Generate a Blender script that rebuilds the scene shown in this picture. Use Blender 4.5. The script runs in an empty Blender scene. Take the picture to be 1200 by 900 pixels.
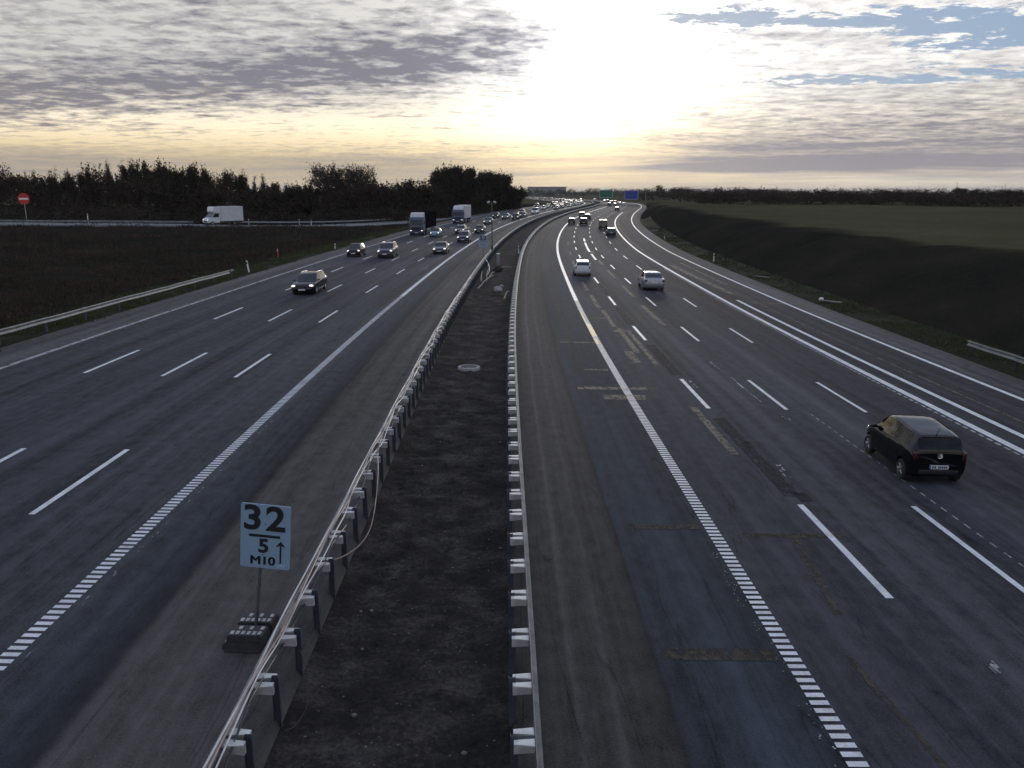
import bpy, bmesh, math, random
import numpy as np
from mathutils import Vector, Matrix
R_ = math.radians
sc = bpy.context.scene
COL = sc.collection
rng = np.random.default_rng(7)
random.seed(7)

# ------------------------------------------------------------------ camera, colour management
CAM_H, PITCH = 7.78, 0.23104
cd = bpy.data.cameras.new('camera'); cam = bpy.data.objects.new('camera', cd); COL.objects.link(cam)
cam.location = (0, 0, CAM_H); cam.rotation_euler = (math.pi / 2 - PITCH, 0, 0)
cd.sensor_fit = 'HORIZONTAL'; cd.sensor_width = 36.0; cd.lens = 36.0 * 957.77 / 1200.0
cd.clip_start = 0.1; cd.clip_end = 30000
sc.camera = cam
sc.view_settings.view_transform = 'Standard'; sc.view_settings.look = 'None'
sc.view_settings.exposure = 0.0; sc.view_settings.gamma = 1.0; sc.view_settings.use_curve_mapping = False
sc.render.engine = 'CYCLES'
sc.cycles.use_denoising = True
try: sc.cycles.denoiser = 'OPENIMAGEDENOISE'
except Exception: pass
sc.cycles.use_adaptive_sampling = True; sc.cycles.adaptive_threshold = .025
sc.cycles.max_bounces = 4; sc.cycles.diffuse_bounces = 2; sc.cycles.glossy_bounces = 3
sc.cycles.transparent_max_bounces = 8; sc.cycles.caustics_reflective = False; sc.cycles.caustics_refractive = False

# ------------------------------------------------------------------ alignment of the motorway
KN = np.array([0, 40, 80, 120, 160, 220, 300, 400, 520, 620, 3000.])
KV = np.array([-.4774, .8549, .2465, 1.0079, .6641, .882, .3246, -.741, -1.5, 0., 0.]) * 1e-3
ZK = np.array([0, 60, 120, 200, 300, 450, 700, 1150, 3000.])
ZV = np.array([0, -.2244, -.2922, .2189, .9026, 1.3214, 1.2, .6, .6])
DS = 2.0
S = np.arange(-60, 2400, DS)
_k = np.interp(S, KN, KV); _i0 = int(60 / DS)
TH = np.concatenate([[0], np.cumsum((_k[1:] + _k[:-1]) / 2 * DS)]); TH += -0.00634 - TH[_i0]
XS = np.concatenate([[0], np.cumsum((np.sin(TH[1:]) + np.sin(TH[:-1])) / 2 * DS)]); XS -= XS[_i0]
YS = np.concatenate([[0], np.cumsum((np.cos(TH[1:]) + np.cos(TH[:-1])) / 2 * DS)]); YS -= YS[_i0]

def zat(s, o):
    s = np.asarray(s, float); o = np.asarray(o, float)
    c = np.where(o < 0, 0.0304, 0.0136) * np.interp(s, [0, 300, 600], [1, 1, .3])
    return np.interp(s, ZK, ZV) - c * np.clip(o, -24.5, 24.5)

def at(s, o):
    t = np.interp(s, S, TH)
    return np.interp(s, S, XS) + o * np.cos(t), np.interp(s, S, YS) - o * np.sin(t)

def P(s, o, dz=0.0):
    x, y = at(s, o); return Vector((float(x), float(y), float(zat(s, o)) + dz))

def heading(s): return float(np.interp(s, S, TH))

def to_so(x, y):
    x = np.asarray(x, float).ravel(); y = np.asarray(y, float).ravel()
    so = np.empty((len(x), 2)); SS = S[::2]; xs, ys = XS[::2], YS[::2]
    for a in range(0, len(x), 4000):
        dx = x[a:a + 4000, None] - xs; dy = y[a:a + 4000, None] - ys
        j = np.argmin(dx * dx + dy * dy, axis=1)
        t = TH[::2][j]; ex = x[a:a + 4000] - xs[j]; ey = y[a:a + 4000] - ys[j]
        so[a:a + 4000, 0] = SS[j] + ex * np.sin(t) + ey * np.cos(t)
        so[a:a + 4000, 1] = ex * np.cos(t) - ey * np.sin(t)
    return so[:, 0], so[:, 1]

# ------------------------------------------------------------------ mesh helpers
def link(name, me, parent=None, mats=()):
    o = bpy.data.objects.new(name, me); COL.objects.link(o)
    for m in mats: me.materials.append(m)
    if parent is not None: o.parent = parent
    return o

def tag(o, label=None, cat=None, group=None, kind=None):
    if label: o['label'] = label
    if cat: o['category'] = cat
    if group: o['group'] = group
    if kind: o['kind'] = kind
    return o

def empty(name, loc=(0, 0, 0), rz=0.0):
    o = bpy.data.objects.new(name, None); COL.objects.link(o)
    o.location = loc; o.rotation_euler = (0, 0, rz); o.empty_display_size = .3
    return o

def copy_tree(o, parent=None):
    c = o.copy(); COL.objects.link(c)
    if parent is not None: c.parent = parent
    for ch in o.children: copy_tree(ch, c)
    return c

class MB:
    """collects vertices and faces of one mesh"""
    def __init__(s): s.v = []; s.f = []; s.m = []; s.uv = None
    def add(s, vs, fs, mi=0):
        b = len(s.v); s.v += [tuple(v) for v in vs]; s.f += [tuple(i + b for i in f) for f in fs]; s.m += [mi] * len(fs)
    def box(s, c, d, bev=0.0, rot=None, mi=0, seg=2, taper=None):
        bm = bmesh.new(); bmesh.ops.create_cube(bm, size=1.0)
        for v in bm.verts:
            k = 1.0
            if taper and v.co.z > 0: v.co.x *= taper[0]; v.co.y *= taper[1]
            v.co = Vector((v.co.x * d[0], v.co.y * d[1], v.co.z * d[2]))
        if bev > 0: bmesh.ops.bevel(bm, geom=bm.edges[:], offset=bev, segments=seg, affect='EDGES', profile=.5)
        M = Matrix.Translation(Vector(c))
        if rot is not None: M = M @ rot.to_4x4()
        bm.transform(M); bm.verts.ensure_lookup_table()
        s.add([v.co[:] for v in bm.verts], [[v.index for v in f.verts] for f in bm.faces], mi); bm.free()
    def tube(s, pts, r, n=6, mi=0, cap=True):
        pts = [Vector(p) for p in pts]; rr = r if hasattr(r, '__len__') else [r] * len(pts)
        rings = []
        for i, p in enumerate(pts):
            d = (pts[min(i + 1, len(pts) - 1)] - pts[max(i - 1, 0)])
            d = d.normalized() if d.length > 1e-9 else Vector((0, 0, 1))
            a = d.cross(Vector((0, 0, 1)))
            if a.length < .05: a = d.cross(Vector((0, 1, 0)))
            a.normalize(); b = d.cross(a)
            rings.append([p + (a * math.cos(t) + b * math.sin(t)) * rr[i] for t in [2 * math.pi * k / n for k in range(n)]])
        vs = [v for g in rings for v in g]; fs = []
        for i in range(len(pts) - 1):
            for k in range(n):
                fs.append((i * n + k, i * n + (k + 1) % n, (i + 1) * n + (k + 1) % n, (i + 1) * n + k))
        if cap: fs.append(tuple(range(n))[::-1]); fs.append(tuple((len(pts) - 1) * n + k for k in range(n)))
        s.add(vs, fs, mi)
    def lathe(s, prof, c=(0, 0, 0), axis='z', n=20, mi=0):
        vs = []; fs = []
        for (r, h) in prof:
            for k in range(n):
                t = 2 * math.pi * k / n; a, b = r * math.cos(t), r * math.sin(t)
                vs.append({'z': (c[0] + a, c[1] + b, c[2] + h), 'x': (c[0] + h, c[1] + a, c[2] + b), 'y': (c[0] + a, c[1] + h, c[2] + b)}[axis])
        for i in range(len(prof) - 1):
            for k in range(n):
                fs.append((i * n + k, i * n + (k + 1) % n, (i + 1) * n + (k + 1) % n, (i + 1) * n + k))
        s.add(vs, fs, mi)
    def ball(s, c, rad, nu=12, nv=8, mi=0):
        vs = []; fs = []
        for i in range(nv + 1):
            t = math.pi * i / nv
            for k in range(nu):
                u = 2 * math.pi * k / nu
                vs.append((c[0] + rad[0] * math.sin(t) * math.cos(u), c[1] + rad[1] * math.sin(t) * math.sin(u), c[2] + rad[2] * math.cos(t)))
        for i in range(nv):
            for k in range(nu):
                fs.append((i * nu + k, (i + 1) * nu + k, (i + 1) * nu + (k + 1) % nu, i * nu + (k + 1) % nu))
        s.add(vs, fs, mi)
    def prism(s, poly, axis, lo, hi, mi=0):
        """poly: 2D points, extruded along axis"""
        n = len(poly)
        def pt(p, h): return {'x': (h, p[0], p[1]), 'y': (p[0], h, p[1]), 'z': (p[0], p[1], h)}[axis]
        vs = [pt(p, lo) for p in poly] + [pt(p, hi) for p in poly]
        fs = [tuple(range(n))[::-1], tuple(range(n, 2 * n))] + [(i, (i + 1) % n, n + (i + 1) % n, n + i) for i in range(n)]
        s.add(vs, fs, mi)
    def build(s, name, mats, parent=None, smooth=None, fixn=True):
        me = bpy.data.meshes.new(name); me.from_pydata(s.v, [], s.f)
        if not isinstance(mats, (list, tuple)): mats = [mats]
        for m in mats: me.materials.append(m)
        me.polygons.foreach_set('material_index', s.m)
        if fixn:
            bm = bmesh.new(); bm.from_mesh(me); bmesh.ops.recalc_face_normals(bm, faces=bm.faces[:]); bm.to_mesh(me); bm.free()
        if smooth is not None: me.shade_smooth(); me.set_sharp_from_angle(angle=R_(smooth))
        me.update()
        return link(name, me, parent)

def np_mesh(name, V, F, mats, parent=None, uv=None, smooth=False, mi=None):
    """V (n,3), F (m,4) or (m,3) arrays"""
    me = bpy.data.meshes.new(name); V = np.asarray(V, np.float32); F = np.asarray(F, np.int32); k = F.shape[1]
    me.vertices.add(len(V)); me.vertices.foreach_set('co', V.ravel())
    me.loops.add(F.size); me.loops.foreach_set('vertex_index', F.ravel())
    me.polygons.add(len(F)); me.polygons.foreach_set('loop_start', np.arange(0, F.size, k, dtype=np.int32))
    if mi is not None: me.polygons.foreach_set('material_index', np.asarray(mi, np.int32))
    if smooth: me.polygons.foreach_set('use_smooth', np.ones(len(F), bool))
    for m in (mats if isinstance(mats, (list, tuple)) else [mats]): me.materials.append(m)
    me.update(calc_edges=True)
    if uv is not None:
        l = me.uv_layers.new(name='so'); l.data.foreach_set('uv', np.asarray(uv, np.float32)[F.ravel()].ravel())
    me.validate()
    return link(name, me, parent)

def grid_faces(nr, nc):
    i = np.arange(nr - 1)[:, None] * nc + np.arange(nc - 1)[None, :]
    i = i.ravel(); return np.stack([i, i + 1, i + nc + 1, i + nc], 1)

def sheet(name, ss, os_, mats, dz=0.0, zfun=None, kind='structure', smooth=True):
    """a sheet over station x offset; uv layer 'so' holds (offset, station) in metres; os_ may be a function of s"""
    ss = np.asarray(ss, float)
    O = np.array([os_(s) for s in ss]) if callable(os_) else np.tile(np.asarray(os_, float), (len(ss), 1))
    SS = np.repeat(ss[:, None], O.shape[1], 1)
    x, y = at(SS, O); z = zat(SS, O) + dz
    if zfun is not None: z = z + zfun(SS, O)
    V = np.stack([x, y, z], -1).reshape(-1, 3); uv = np.stack([O, SS], -1).reshape(-1, 2)
    o = np_mesh(name, V, grid_faces(*O.shape), mats, uv=uv, smooth=smooth)
    if kind: o['kind'] = kind
    return o

def vnoise(x, y, seed=0):
    """smooth value noise, numpy"""
    xi = np.floor(x).astype(np.int64); yi = np.floor(y).astype(np.int64); fx = x - xi; fy = y - yi
    fx = fx * fx * (3 - 2 * fx); fy = fy * fy * (3 - 2 * fy)
    def h(a, b):
        n = (a * 374761393 + b * 668265263 + seed * 974711) & 0xffffffff
        n = ((n ^ (n >> 13)) * 1274126177) & 0xffffffff
        return ((n ^ (n >> 16)) & 0xffff) / 65535.0
    return (h(xi, yi) * (1 - fx) + h(xi + 1, yi) * fx) * (1 - fy) + (h(xi, yi + 1) * (1 - fx) + h(xi + 1, yi + 1) * fx) * fy

def fbm(x, y, oct=4, seed=0):
    t = 0; a = .5
    for i in range(oct): t = t + a * (vnoise(x * 2 ** i, y * 2 ** i, seed + i) - .5); a *= .5
    return t

# ------------------------------------------------------------------ materials
class NT:
    def __init__(s, nt): s.nt = nt; s.x = 0
    def n(s, t, **kw):
        nd = s.nt.nodes.new(t); s.x += 40; nd.location = (s.x, 0)
        for k, v in kw.items():
            if k.startswith('i_'):
                key = k[2:]; key = int(key) if key.isdigit() else key
                s.set(nd.inputs[key], v)
            else: setattr(nd, k, v)
        return nd
    def set(s, inp, v):
        if isinstance(v, bpy.types.NodeSocket): s.nt.links.new(v, inp)
        else: inp.default_value = v
    def math(s, op, a, b=0.0, c=0.0, clamp=False):
        nd = s.n('ShaderNodeMath', operation=op, use_clamp=clamp)
        s.set(nd.inputs[0], a); s.set(nd.inputs[1], b)
        if len(nd.inputs) > 2: s.set(nd.inputs[2], c)
        return nd.outputs[0]
    def mix(s, f, a, b, blend='MIX'):
        nd = s.n('ShaderNodeMix', data_type='RGBA', blend_type=blend)
        s.set(nd.inputs[0], f); s.set(nd.inputs[6], a); s.set(nd.inputs[7], b)
        return nd.outputs[2]
    def noise(s, vec, scale, detail=3.0, rough=.55, dist=0.0):
        nd = s.n('ShaderNodeTexNoise'); s.set(nd.inputs['Vector'], vec); nd.inputs['Scale'].default_value = scale
        nd.inputs['Detail'].default_value = detail; nd.inputs['Roughness'].default_value = rough; nd.inputs['Distortion'].default_value = dist
        return nd.outputs[0]
    def ramp(s, f, stops, interp='LINEAR'):
        nd = s.n('ShaderNodeValToRGB'); s.set(nd.inputs[0], f); cr = nd.color_ramp; cr.interpolation = interp
        while len(cr.elements) < len(stops): cr.elements.new(.5)
        for e, (p, c) in zip(cr.elements, stops):
            e.position = p; e.color = c if len(c) == 4 else (*c, 1)
        return nd.outputs[0]
    def step(s, v, a, b):
        """smooth 0..1 as v goes a..b"""
        nd = s.n('ShaderNodeMapRange', interpolation_type='SMOOTHSTEP'); s.set(nd.inputs[0], v)
        nd.inputs[1].default_value = a; nd.inputs[2].default_value = b
        return nd.outputs[0]
    def comb(s, x, y, z=0.0):
        nd = s.n('ShaderNodeCombineXYZ'); s.set(nd.inputs[0], x); s.set(nd.inputs[1], y); s.set(nd.inputs[2], z); return nd.outputs[0]

def new_mat(name):
    m = bpy.data.materials.new(name); m.use_nodes = True
    b = m.node_tree.nodes['Principled BSDF']; return m, NT(m.node_tree), b

def G(v): return (v, v, v, 1)
def C(r, g, b): return (r, g, b, 1)

def plain(name, col, rough=.6, metal=0.0, var=.25, scale=6.0, coat=0.0, emit=None, spec=None, bump=0.0, objcoord=True):
    """colour broken up by procedural noise so no surface is uniform"""
    m, t, b = new_mat(name)
    tc = t.n('ShaderNodeTexCoord').outputs['Object']
    n = t.noise(tc, scale, 4.0, .6)
    dark = tuple(c * (1 - var) for c in col[:3]) + (1,); lite = tuple(min(1, c * (1 + var)) for c in col[:3]) + (1,)
    c = t.ramp(n, [(.3, dark), (.7, lite)])
    t.set(b.inputs['Base Color'], c); b.inputs['Metallic'].default_value = metal
    t.set(b.inputs['Roughness'], t.math('MULTIPLY_ADD', n, .2, rough - .1))
    if spec is not None: b.inputs['Specular IOR Level'].default_value = spec
    if coat: b.inputs['Coat Weight'].default_value = coat; b.inputs['Coat Roughness'].default_value = .06
    if emit: b.inputs['Emission Color'].default_value = (*emit[:3], 1); b.inputs['Emission Strength'].default_value = emit[3]
    if bump:
        bp = t.n('ShaderNodeBump'); bp.inputs['Strength'].default_value = bump; t.set(bp.inputs['Height'], t.noise(tc, scale * 6, 3)); t.set(b.inputs['Normal'], bp.outputs[0])
    return m
# ------------------------------------------------------------------ light: sky with clouds, sun behind thin cloud
SUN_AZ, SUN_EL = R_(6.0), R_(8.5)       # azimuth to the right of the view direction (+Y)
w = bpy.data.worlds.new('World'); sc.world = w; w.use_nodes = True
t = NT(w.node_tree); bg = w.node_tree.nodes['Background']
gen = t.n('ShaderNodeTexCoord').outputs['Generated']
nrm = t.n('ShaderNodeVectorMath', operation='NORMALIZE'); t.set(nrm.inputs[0], gen)
sep = t.n('ShaderNodeSeparateXYZ'); t.set(sep.inputs[0], nrm.outputs[0])
dx, dy, dz = sep.outputs
el = t.math('MULTIPLY', t.math('ARCSINE', dz), 57.2958)                       # degrees
az = t.math('MULTIPLY', t.math('ARCTAN2', dx, dy), 57.2958)
sky = t.n('ShaderNodeTexSky', sky_type='NISHITA', sun_disc=False, sun_elevation=SUN_EL, sun_rotation=SUN_AZ, altitude=20.0, air_density=1.0, dust_density=1.6, ozone_density=1.2)
zp = t.math('ADD', t.math('MAXIMUM', dz, 0.0), .075)
cu, cv = t.math('DIVIDE', dx, zp), t.math('DIVIDE', dy, zp)
cp = t.comb(cu, cv, 0.0)
sd = (math.sin(SUN_AZ) * math.cos(SUN_EL), math.cos(SUN_AZ) * math.cos(SUN_EL), math.sin(SUN_EL))
dot = t.n('ShaderNodeVectorMath', operation='DOT_PRODUCT'); t.set(dot.inputs[0], nrm.outputs[0]); dot.inputs[1].default_value = sd
ang = t.math('MULTIPLY', t.math('ARCCOSINE', t.math('MINIMUM', dot.outputs['Value'], 1.0)), 57.2958)
def gauss(x, c, s):
    q = t.math('DIVIDE', t.math('SUBTRACT', x, c), s); return t.math('POWER', 2.71828, t.math('MULTIPLY', t.math('MULTIPLY', q, q), -1.0))
def expf(x, s): return t.math('POWER', 2.71828, t.math('DIVIDE', x, -s))
big = t.noise(cp, .9, 4.0, .55); mid = t.noise(cp, 2.0, 5.0, .62, .35); fine = t.noise(cp, 8.5, 5.0, .64, .25)
ripple = t.noise(t.comb(t.math('MULTIPLY', cu, 5.0), t.math('MULTIPLY', cv, 8.0)), 1.0, 3.0, .55, .5)
wav = t.noise(t.comb(t.math('MULTIPLY', az, .07), t.math('MULTIPLY', el, 1.5), 3.0), 1.0, 5.0, .62, .5)      # long flat streaks low down
glow = t.math('ADD', t.math('MULTIPLY', expf(ang, 3.6), 1.7), t.math('MULTIPLY', expf(ang, 11.0), .52))
side = t.step(az, -10.0, 9.0)                                                   # brighter, thinner cloud right of the sun
# how thick the cloud is (0 thin and bright .. 1 thick and grey)
bank = t.math('MULTIPLY', gauss(t.math('ADD', el, t.math('MULTIPLY', t.math('SUBTRACT', mid, .5), 2.4)), t.math('ADD', 9.3, t.math('MULTIPLY', az, .135)), 1.75), t.step(az, 7.0, -3.0))
low = t.math('MULTIPLY', gauss(t.math('ADD', el, t.math('MULTIPLY', t.math('SUBTRACT', wav, .5), .8)), 1.7, 1.0), t.math('SUBTRACT', 1.0, t.math('MULTIPLY', gauss(az, 1.0, 7.0), .3)))
rlow = t.math('MULTIPLY', gauss(el, t.math('ADD', 2.2, t.math('MULTIPLY', az, .03)), 1.9), t.step(az, 4.0, 17.0))
upl = t.math('MULTIPLY', t.step(el, 7.5, 11.0), t.step(az, 1.0, -10.0))
wisp = t.math('ADD', t.math('MULTIPLY', gauss(el, 9.5, .9), gauss(az, 16.0, 6.0)), t.math('MULTIPLY', gauss(el, 6.2, 2.0), t.step(az, 9.0, 24.0)))
tex = t.math('ADD', t.math('MULTIPLY', t.math('SUBTRACT', mid, .5), 1.7), t.math('ADD', t.math('MULTIPLY', t.math('SUBTRACT', fine, .5), 2.5), t.math('MULTIPLY', t.math('SUBTRACT', ripple, .5), 1.9)))
tex = t.math('MULTIPLY', t.math('MULTIPLY', tex, t.step(el, .8, 4.5)), t.math('SUBTRACT', 1.0, t.math('MULTIPLY', side, .40)))
thick = t.math('ADD', tex, t.math('MULTIPLY', bank, .95))
thick = t.math('ADD', thick, t.math('MULTIPLY', upl, .17))
thick = t.math('ADD', thick, t.math('MULTIPLY', low, .58))
thick = t.math('ADD', thick, t.math('MULTIPLY', rlow, .62))
thick = t.math('ADD', thick, t.math('MULTIPLY', wisp, .30))
thick = t.math('ADD', thick, t.math('MULTIPLY', t.math('MULTIPLY', t.math('SUBTRACT', wav, .5), 2.0), t.step(el, 6.0, 2.5)))
thick = t.math('SUBTRACT', thick, t.math('MULTIPLY', expf(ang, 4.0), .25), clamp=False)
lit = t.math('MULTIPLY', gauss(el, 4.1, 1.5), t.step(az, 8.0, -2.0))
thick = t.math('SUBTRACT', thick, t.math('MULTIPLY', lit, .26), clamp=False)
thick = t.math('ADD', thick, .10, clamp=True)
# warm low light
warm = t.math('MULTIPLY', t.step(el, 8.0, 1.5), t.math('SUBTRACT', 1.0, t.math('MULTIPLY', t.step(az, 8.0, 24.0), .45)))
bright_c = t.mix(warm, C(1.0, .975, .93), C(1.0, .80, .47))
dark_c = t.mix(warm, C(.262, .258, .30), C(.36, .325, .33))
bl = t.math('ADD', t.math('ADD', .64, t.math('ADD', t.math('MULTIPLY', lit, .45), t.math('MULTIPLY', side, .34))), glow); dl = t.math('ADD', t.math('ADD', .86, t.math('MULTIPLY', side, .12)), t.math('MULTIPLY', glow, .62))
def scale_c(c, f):
    nd = t.n('ShaderNodeVectorMath', operation='SCALE'); t.set(nd.inputs[0], c); t.set(nd.inputs[3], f); return nd.outputs[0]
cloud = t.mix(thick, scale_c(bright_c, bl), scale_c(dark_c, dl))
# clear gaps, upper right
g1 = t.math('MULTIPLY', gauss(el, t.math('ADD', 11.9, t.math('MULTIPLY', az, -.09)), .75), t.step(az, 6.5, 10.5))
g2 = t.math('MULTIPLY', gauss(el, t.math('ADD', 6.75, t.math('MULTIPLY', t.math('SUBTRACT', az, 20.0), -.02)), .50), t.step(az, 13.0, 19.0))
g3 = t.math('MULTIPLY', gauss(el, 8.25, .7), t.step(az, 20.0, 26.0))
g4 = t.math('MULTIPLY', t.step(el, 9.7, 10.6), t.step(az, 18.0, 26.0))
gs = t.math('ADD', t.math('MULTIPLY', g1, 1.0), t.math('ADD', t.math('MULTIPLY', g2, .95), t.math('ADD', t.math('MULTIPLY', g3, .8), t.math('MULTIPLY', g4, .35))))
gn = t.noise(t.comb(t.math('MULTIPLY', cu, 2.6), t.math('MULTIPLY', cv, 4.2)), 1.0, 6.0, .70, .6)
gap = t.math('MULTIPLY', t.step(t.math('ADD', t.math('MULTIPLY', gs, .34), t.math('ADD', gn, t.math('MULTIPLY', t.math('SUBTRACT', fine, .5), .7))), .69, .80), t.step(az, 3.0, 9.0))
over = t.step(el, 12.2, 18.0)                                                   # overhead and behind: broken thin cloud, cooler
clear = scale_c(sky.outputs[0], .065)
skyc = t.mix(gap, cloud, t.mix(.9, clear, C(.30, .43, .62)))
over_c = t.mix(t.step(mid, .4, .62), t.mix(.68, scale_c(sky.outputs[0], .085), C(.37, .48, .74)), C(.51, .555, .70))
skyc = t.mix(over, skyc, over_c)
# horizon strip
hor = t.math('MULTIPLY', expf(t.math('MAXIMUM', el, 0.0), .5), .8)
hc = t.mix(t.math('MULTIPLY', expf(t.math('ABSOLUTE', t.math('SUBTRACT', az, 2.0)), 22.0), 1.0), C(.55, .48, .43), C(.92, .71, .44))
skyc = t.mix(hor, skyc, hc)
t.set(bg.inputs['Color'], skyc); bg.inputs['Strength'].default_value = 1.0
w.cycles.sampling_method = 'MANUAL'; w.cycles.sample_map_resolution = 1024

ld = bpy.data.lights.new('sun', 'SUN'); ld.energy = .6; ld.angle = R_(10.0); ld.color = (1.0, .91, .79)
lo = bpy.data.objects.new('sun', ld); COL.objects.link(lo)
lo.rotation_euler = Vector(sd).to_track_quat('Z', 'Y').to_euler()
# ------------------------------------------------------------------ surface materials of the place
def so_nodes(t):
    uv = t.n('ShaderNodeUVMap', uv_map='so').outputs[0]
    sp = t.n('ShaderNodeSeparateXYZ'); t.set(sp.inputs[0], uv); return sp.outputs[0], sp.outputs[1]

def road_material(name, bands, lanes, base_rough=.80):
    """bands: list of (offset, colour) – the strips of different surfacing side by side across the road"""
    m, t, b = new_mat(name)
    o, s = so_nodes(t)
    lo_, hi_ = bands[0][0], bands[-1][0]
    wob = t.noise(t.comb(t.math('MULTIPLY', o, .0), t.math('MULTIPLY', s, .12)), 1.0, 3)
    wob2 = t.noise(t.comb(o, s), 1.6, 4)
    oo = t.math('ADD', o, t.math('MULTIPLY', t.math('SUBTRACT', wob, .5), .22)); oo = t.math('ADD', oo, t.math('MULTIPLY', t.math('SUBTRACT', wob2, .5), .12))
    f = t.math('DIVIDE', t.math('SUBTRACT', oo, lo_), hi_ - lo_)
    col = t.ramp(f, [((p - lo_) / (hi_ - lo_), c) for p, c in bands])
    # tyre tracks and old scrapes run along the road
    streak = t.noise(t.comb(t.math('MULTIPLY', o, 2.2), t.math('MULTIPLY', s, .018)), 1.0, 5, .62)
    broad = t.noise(t.comb(t.math('MULTIPLY', o, .42), t.math('MULTIPLY', s, .022)), 1.0, 3, .5)
    blot = t.noise(t.comb(t.math('MULTIPLY', o, .5), t.math('MULTIPLY', s, .16)), 1.0, 5, .6)
    grain = t.noise(t.comb(o, s), 26.0, 2, .7)
    mott = t.noise(t.comb(o, t.math('MULTIPLY', s, .6)), 2.6, 6, .68)
    k = t.math('ADD', t.math('MULTIPLY', t.math('SUBTRACT', streak, .5), 2.0), 1.0)
    k = t.math('ADD', k, t.math('MULTIPLY', t.math('SUBTRACT', mott, .5), 1.45))
    k = t.math('ADD', k, t.math('MULTIPLY', t.math('SUBTRACT', broad, .5), 1.3))
    k = t.math('ADD', k, t.math('MULTIPLY', t.math('SUBTRACT', blot, .5), .75))
    k = t.math('ADD', k, t.math('MULTIPLY', t.math('SUBTRACT', grain, .5), 1.3))
    for (c0, wd, amt) in lanes:
        q = t.math('DIVIDE', t.math('SUBTRACT', oo, c0), wd)
        g = t.math('POWER', 2.718, t.math('MULTIPLY', t.math('MULTIPLY', q, q), -1.0))
        k = t.math('ADD', k, t.math('MULTIPLY', t.math('MULTIPLY', g, amt), t.math('ADD', .35, t.math('MULTIPLY', broad, 1.3))))
    # long sealed cracks
    cr = t.noise(t.comb(t.math('MULTIPLY', o, .9), t.math('MULTIPLY', s, .05)), 1.0, 2, .5, .4)
    crack = t.step(t.math('ABSOLUTE', t.math('SUBTRACT', cr, .5)), .006, .0)
    k = t.math('SUBTRACT', k, t.math('MULTIPLY', crack, .3))
    nd = t.n('ShaderNodeVectorMath', operation='SCALE'); t.set(nd.inputs[0], col); t.set(nd.inputs[3], t.math('MULTIPLY', t.math('MAXIMUM', k, .25), .66))
    t.set(b.inputs['Base Color'], nd.outputs[0])
    t.set(b.inputs['Roughness'], t.math('ADD', base_rough - .1, t.math('ADD', t.math('MULTIPLY', streak, .2), t.math('MULTIPLY', blot, .12))))
    b.inputs['Specular IOR Level'].default_value = .085
    bp = t.n('ShaderNodeBump'); bp.inputs['Strength'].default_value = .25; bp.inputs['Distance'].default_value = .02
    t.set(bp.inputs['Height'], grain); t.set(b.inputs['Normal'], bp.outputs[0])
    return m

asph = C(.098, .099, .109); asphD = C(.081, .081, .092); new_a = C(.058, .066, .080); dust = C(.128, .118, .110); dust2 = C(.104, .096, .090); shoul = C(.135, .128, .128)
M_ROADL = road_material('asphalt of the oncoming carriageway',
    [(-24.2, shoul), (-21.7, shoul), (-21.35, asph), (-15, asphD), (-9, asph), (-8.3, asph), (-7.0, new_a), (-6.5, C(.034, .034, .037)), (-6.3, dust2), (-4.2, dust), (-3.3, dust2)],
    [(-20.2, .3, -.2), (-18.6, .25, -.22), (-16.7, .3, -.22), (-15.2, .25, -.28), (-13.3, .3, -.22), (-11.3, .35, -.35), (-9.2, .3, -.15)])
M_ROADR = road_material('asphalt of the outgoing carriageway',
    [(.0, C(.095, .088, .080)), (.85, C(.100, .092, .084)), (.93, dust2), (2.3, C(.084, .077, .072)), (2.57, C(.062, .056, .052)), (2.60, C(.022, .022, .025)), (2.66, new_a), (4.7, new_a), (4.95, asphD), (7.5, asphD), (8, asph), (16.6, C(.064, .061, .067)), (20.8, C(.068, .064, .068)), (21.2, shoul), (23.6, shoul)],
    [(1.12, .07, .55), (1.72, .07, .45), (2.1, .05, .25), (6.3, .4, .15), (8.15, .35, -.4), (9.3, .3, .25), (10.4, .3, -.25), (12.2, .4, .2), (14.3, .3, -.2), (15.4, .3, -.2), (18.4, .3, .2)])

def paint(name, col, wear=.35, rough=.55, patch=2.0, spec=.4, hole=0.0):
    m, t, b = new_mat(name); o, s = so_nodes(t)
    n = t.noise(t.comb(o, s), patch, 5, .65); g = t.noise(t.comb(o, s), 18, 3, .7)
    v = t.math('ADD', t.math('MULTIPLY', n, .6), t.math('MULTIPLY', g, .4))
    c = t.ramp(v, [(.28, tuple(x * .12 for x in col[:3]) + (1,)), (.28 + .22 * wear, tuple(x * (1 - wear) for x in col[:3]) + (1,)), (.62, col)])
    t.set(b.inputs['Base Color'], c); b.inputs['Roughness'].default_value = rough; b.inputs['Specular IOR Level'].default_value = spec
    if hole:
        hn = t.math('ADD', t.math('MULTIPLY', t.noise(t.comb(o, s), 3.2, 6, .75), .6), t.math('MULTIPLY', t.noise(t.comb(t.math('MULTIPLY', o, 9.0), t.math('MULTIPLY', s, 1.3)), 1.0, 4, .7), .4))
        tb = t.n('ShaderNodeBsdfTransparent'); mx = t.n('ShaderNodeMixShader'); t.set(mx.inputs[0], t.step(hn, hole - .07, hole + .07)); t.set(mx.inputs[1], tb.outputs[0]); t.set(mx.inputs[2], b.outputs[0])
        t.set(m.node_tree.nodes['Material Output'].inputs['Surface'], mx.outputs[0])
    return m
M_PAINT = paint('white road paint', C(.82, .82, .82), .4)
M_PAINT_OLD = paint('worn road paint', C(.50, .49, .48), .6, hole=.44)
M_GHOST = paint('removed road marking', C(.20, .172, .13), .5, .75, 1.2, .1, .455)
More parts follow.
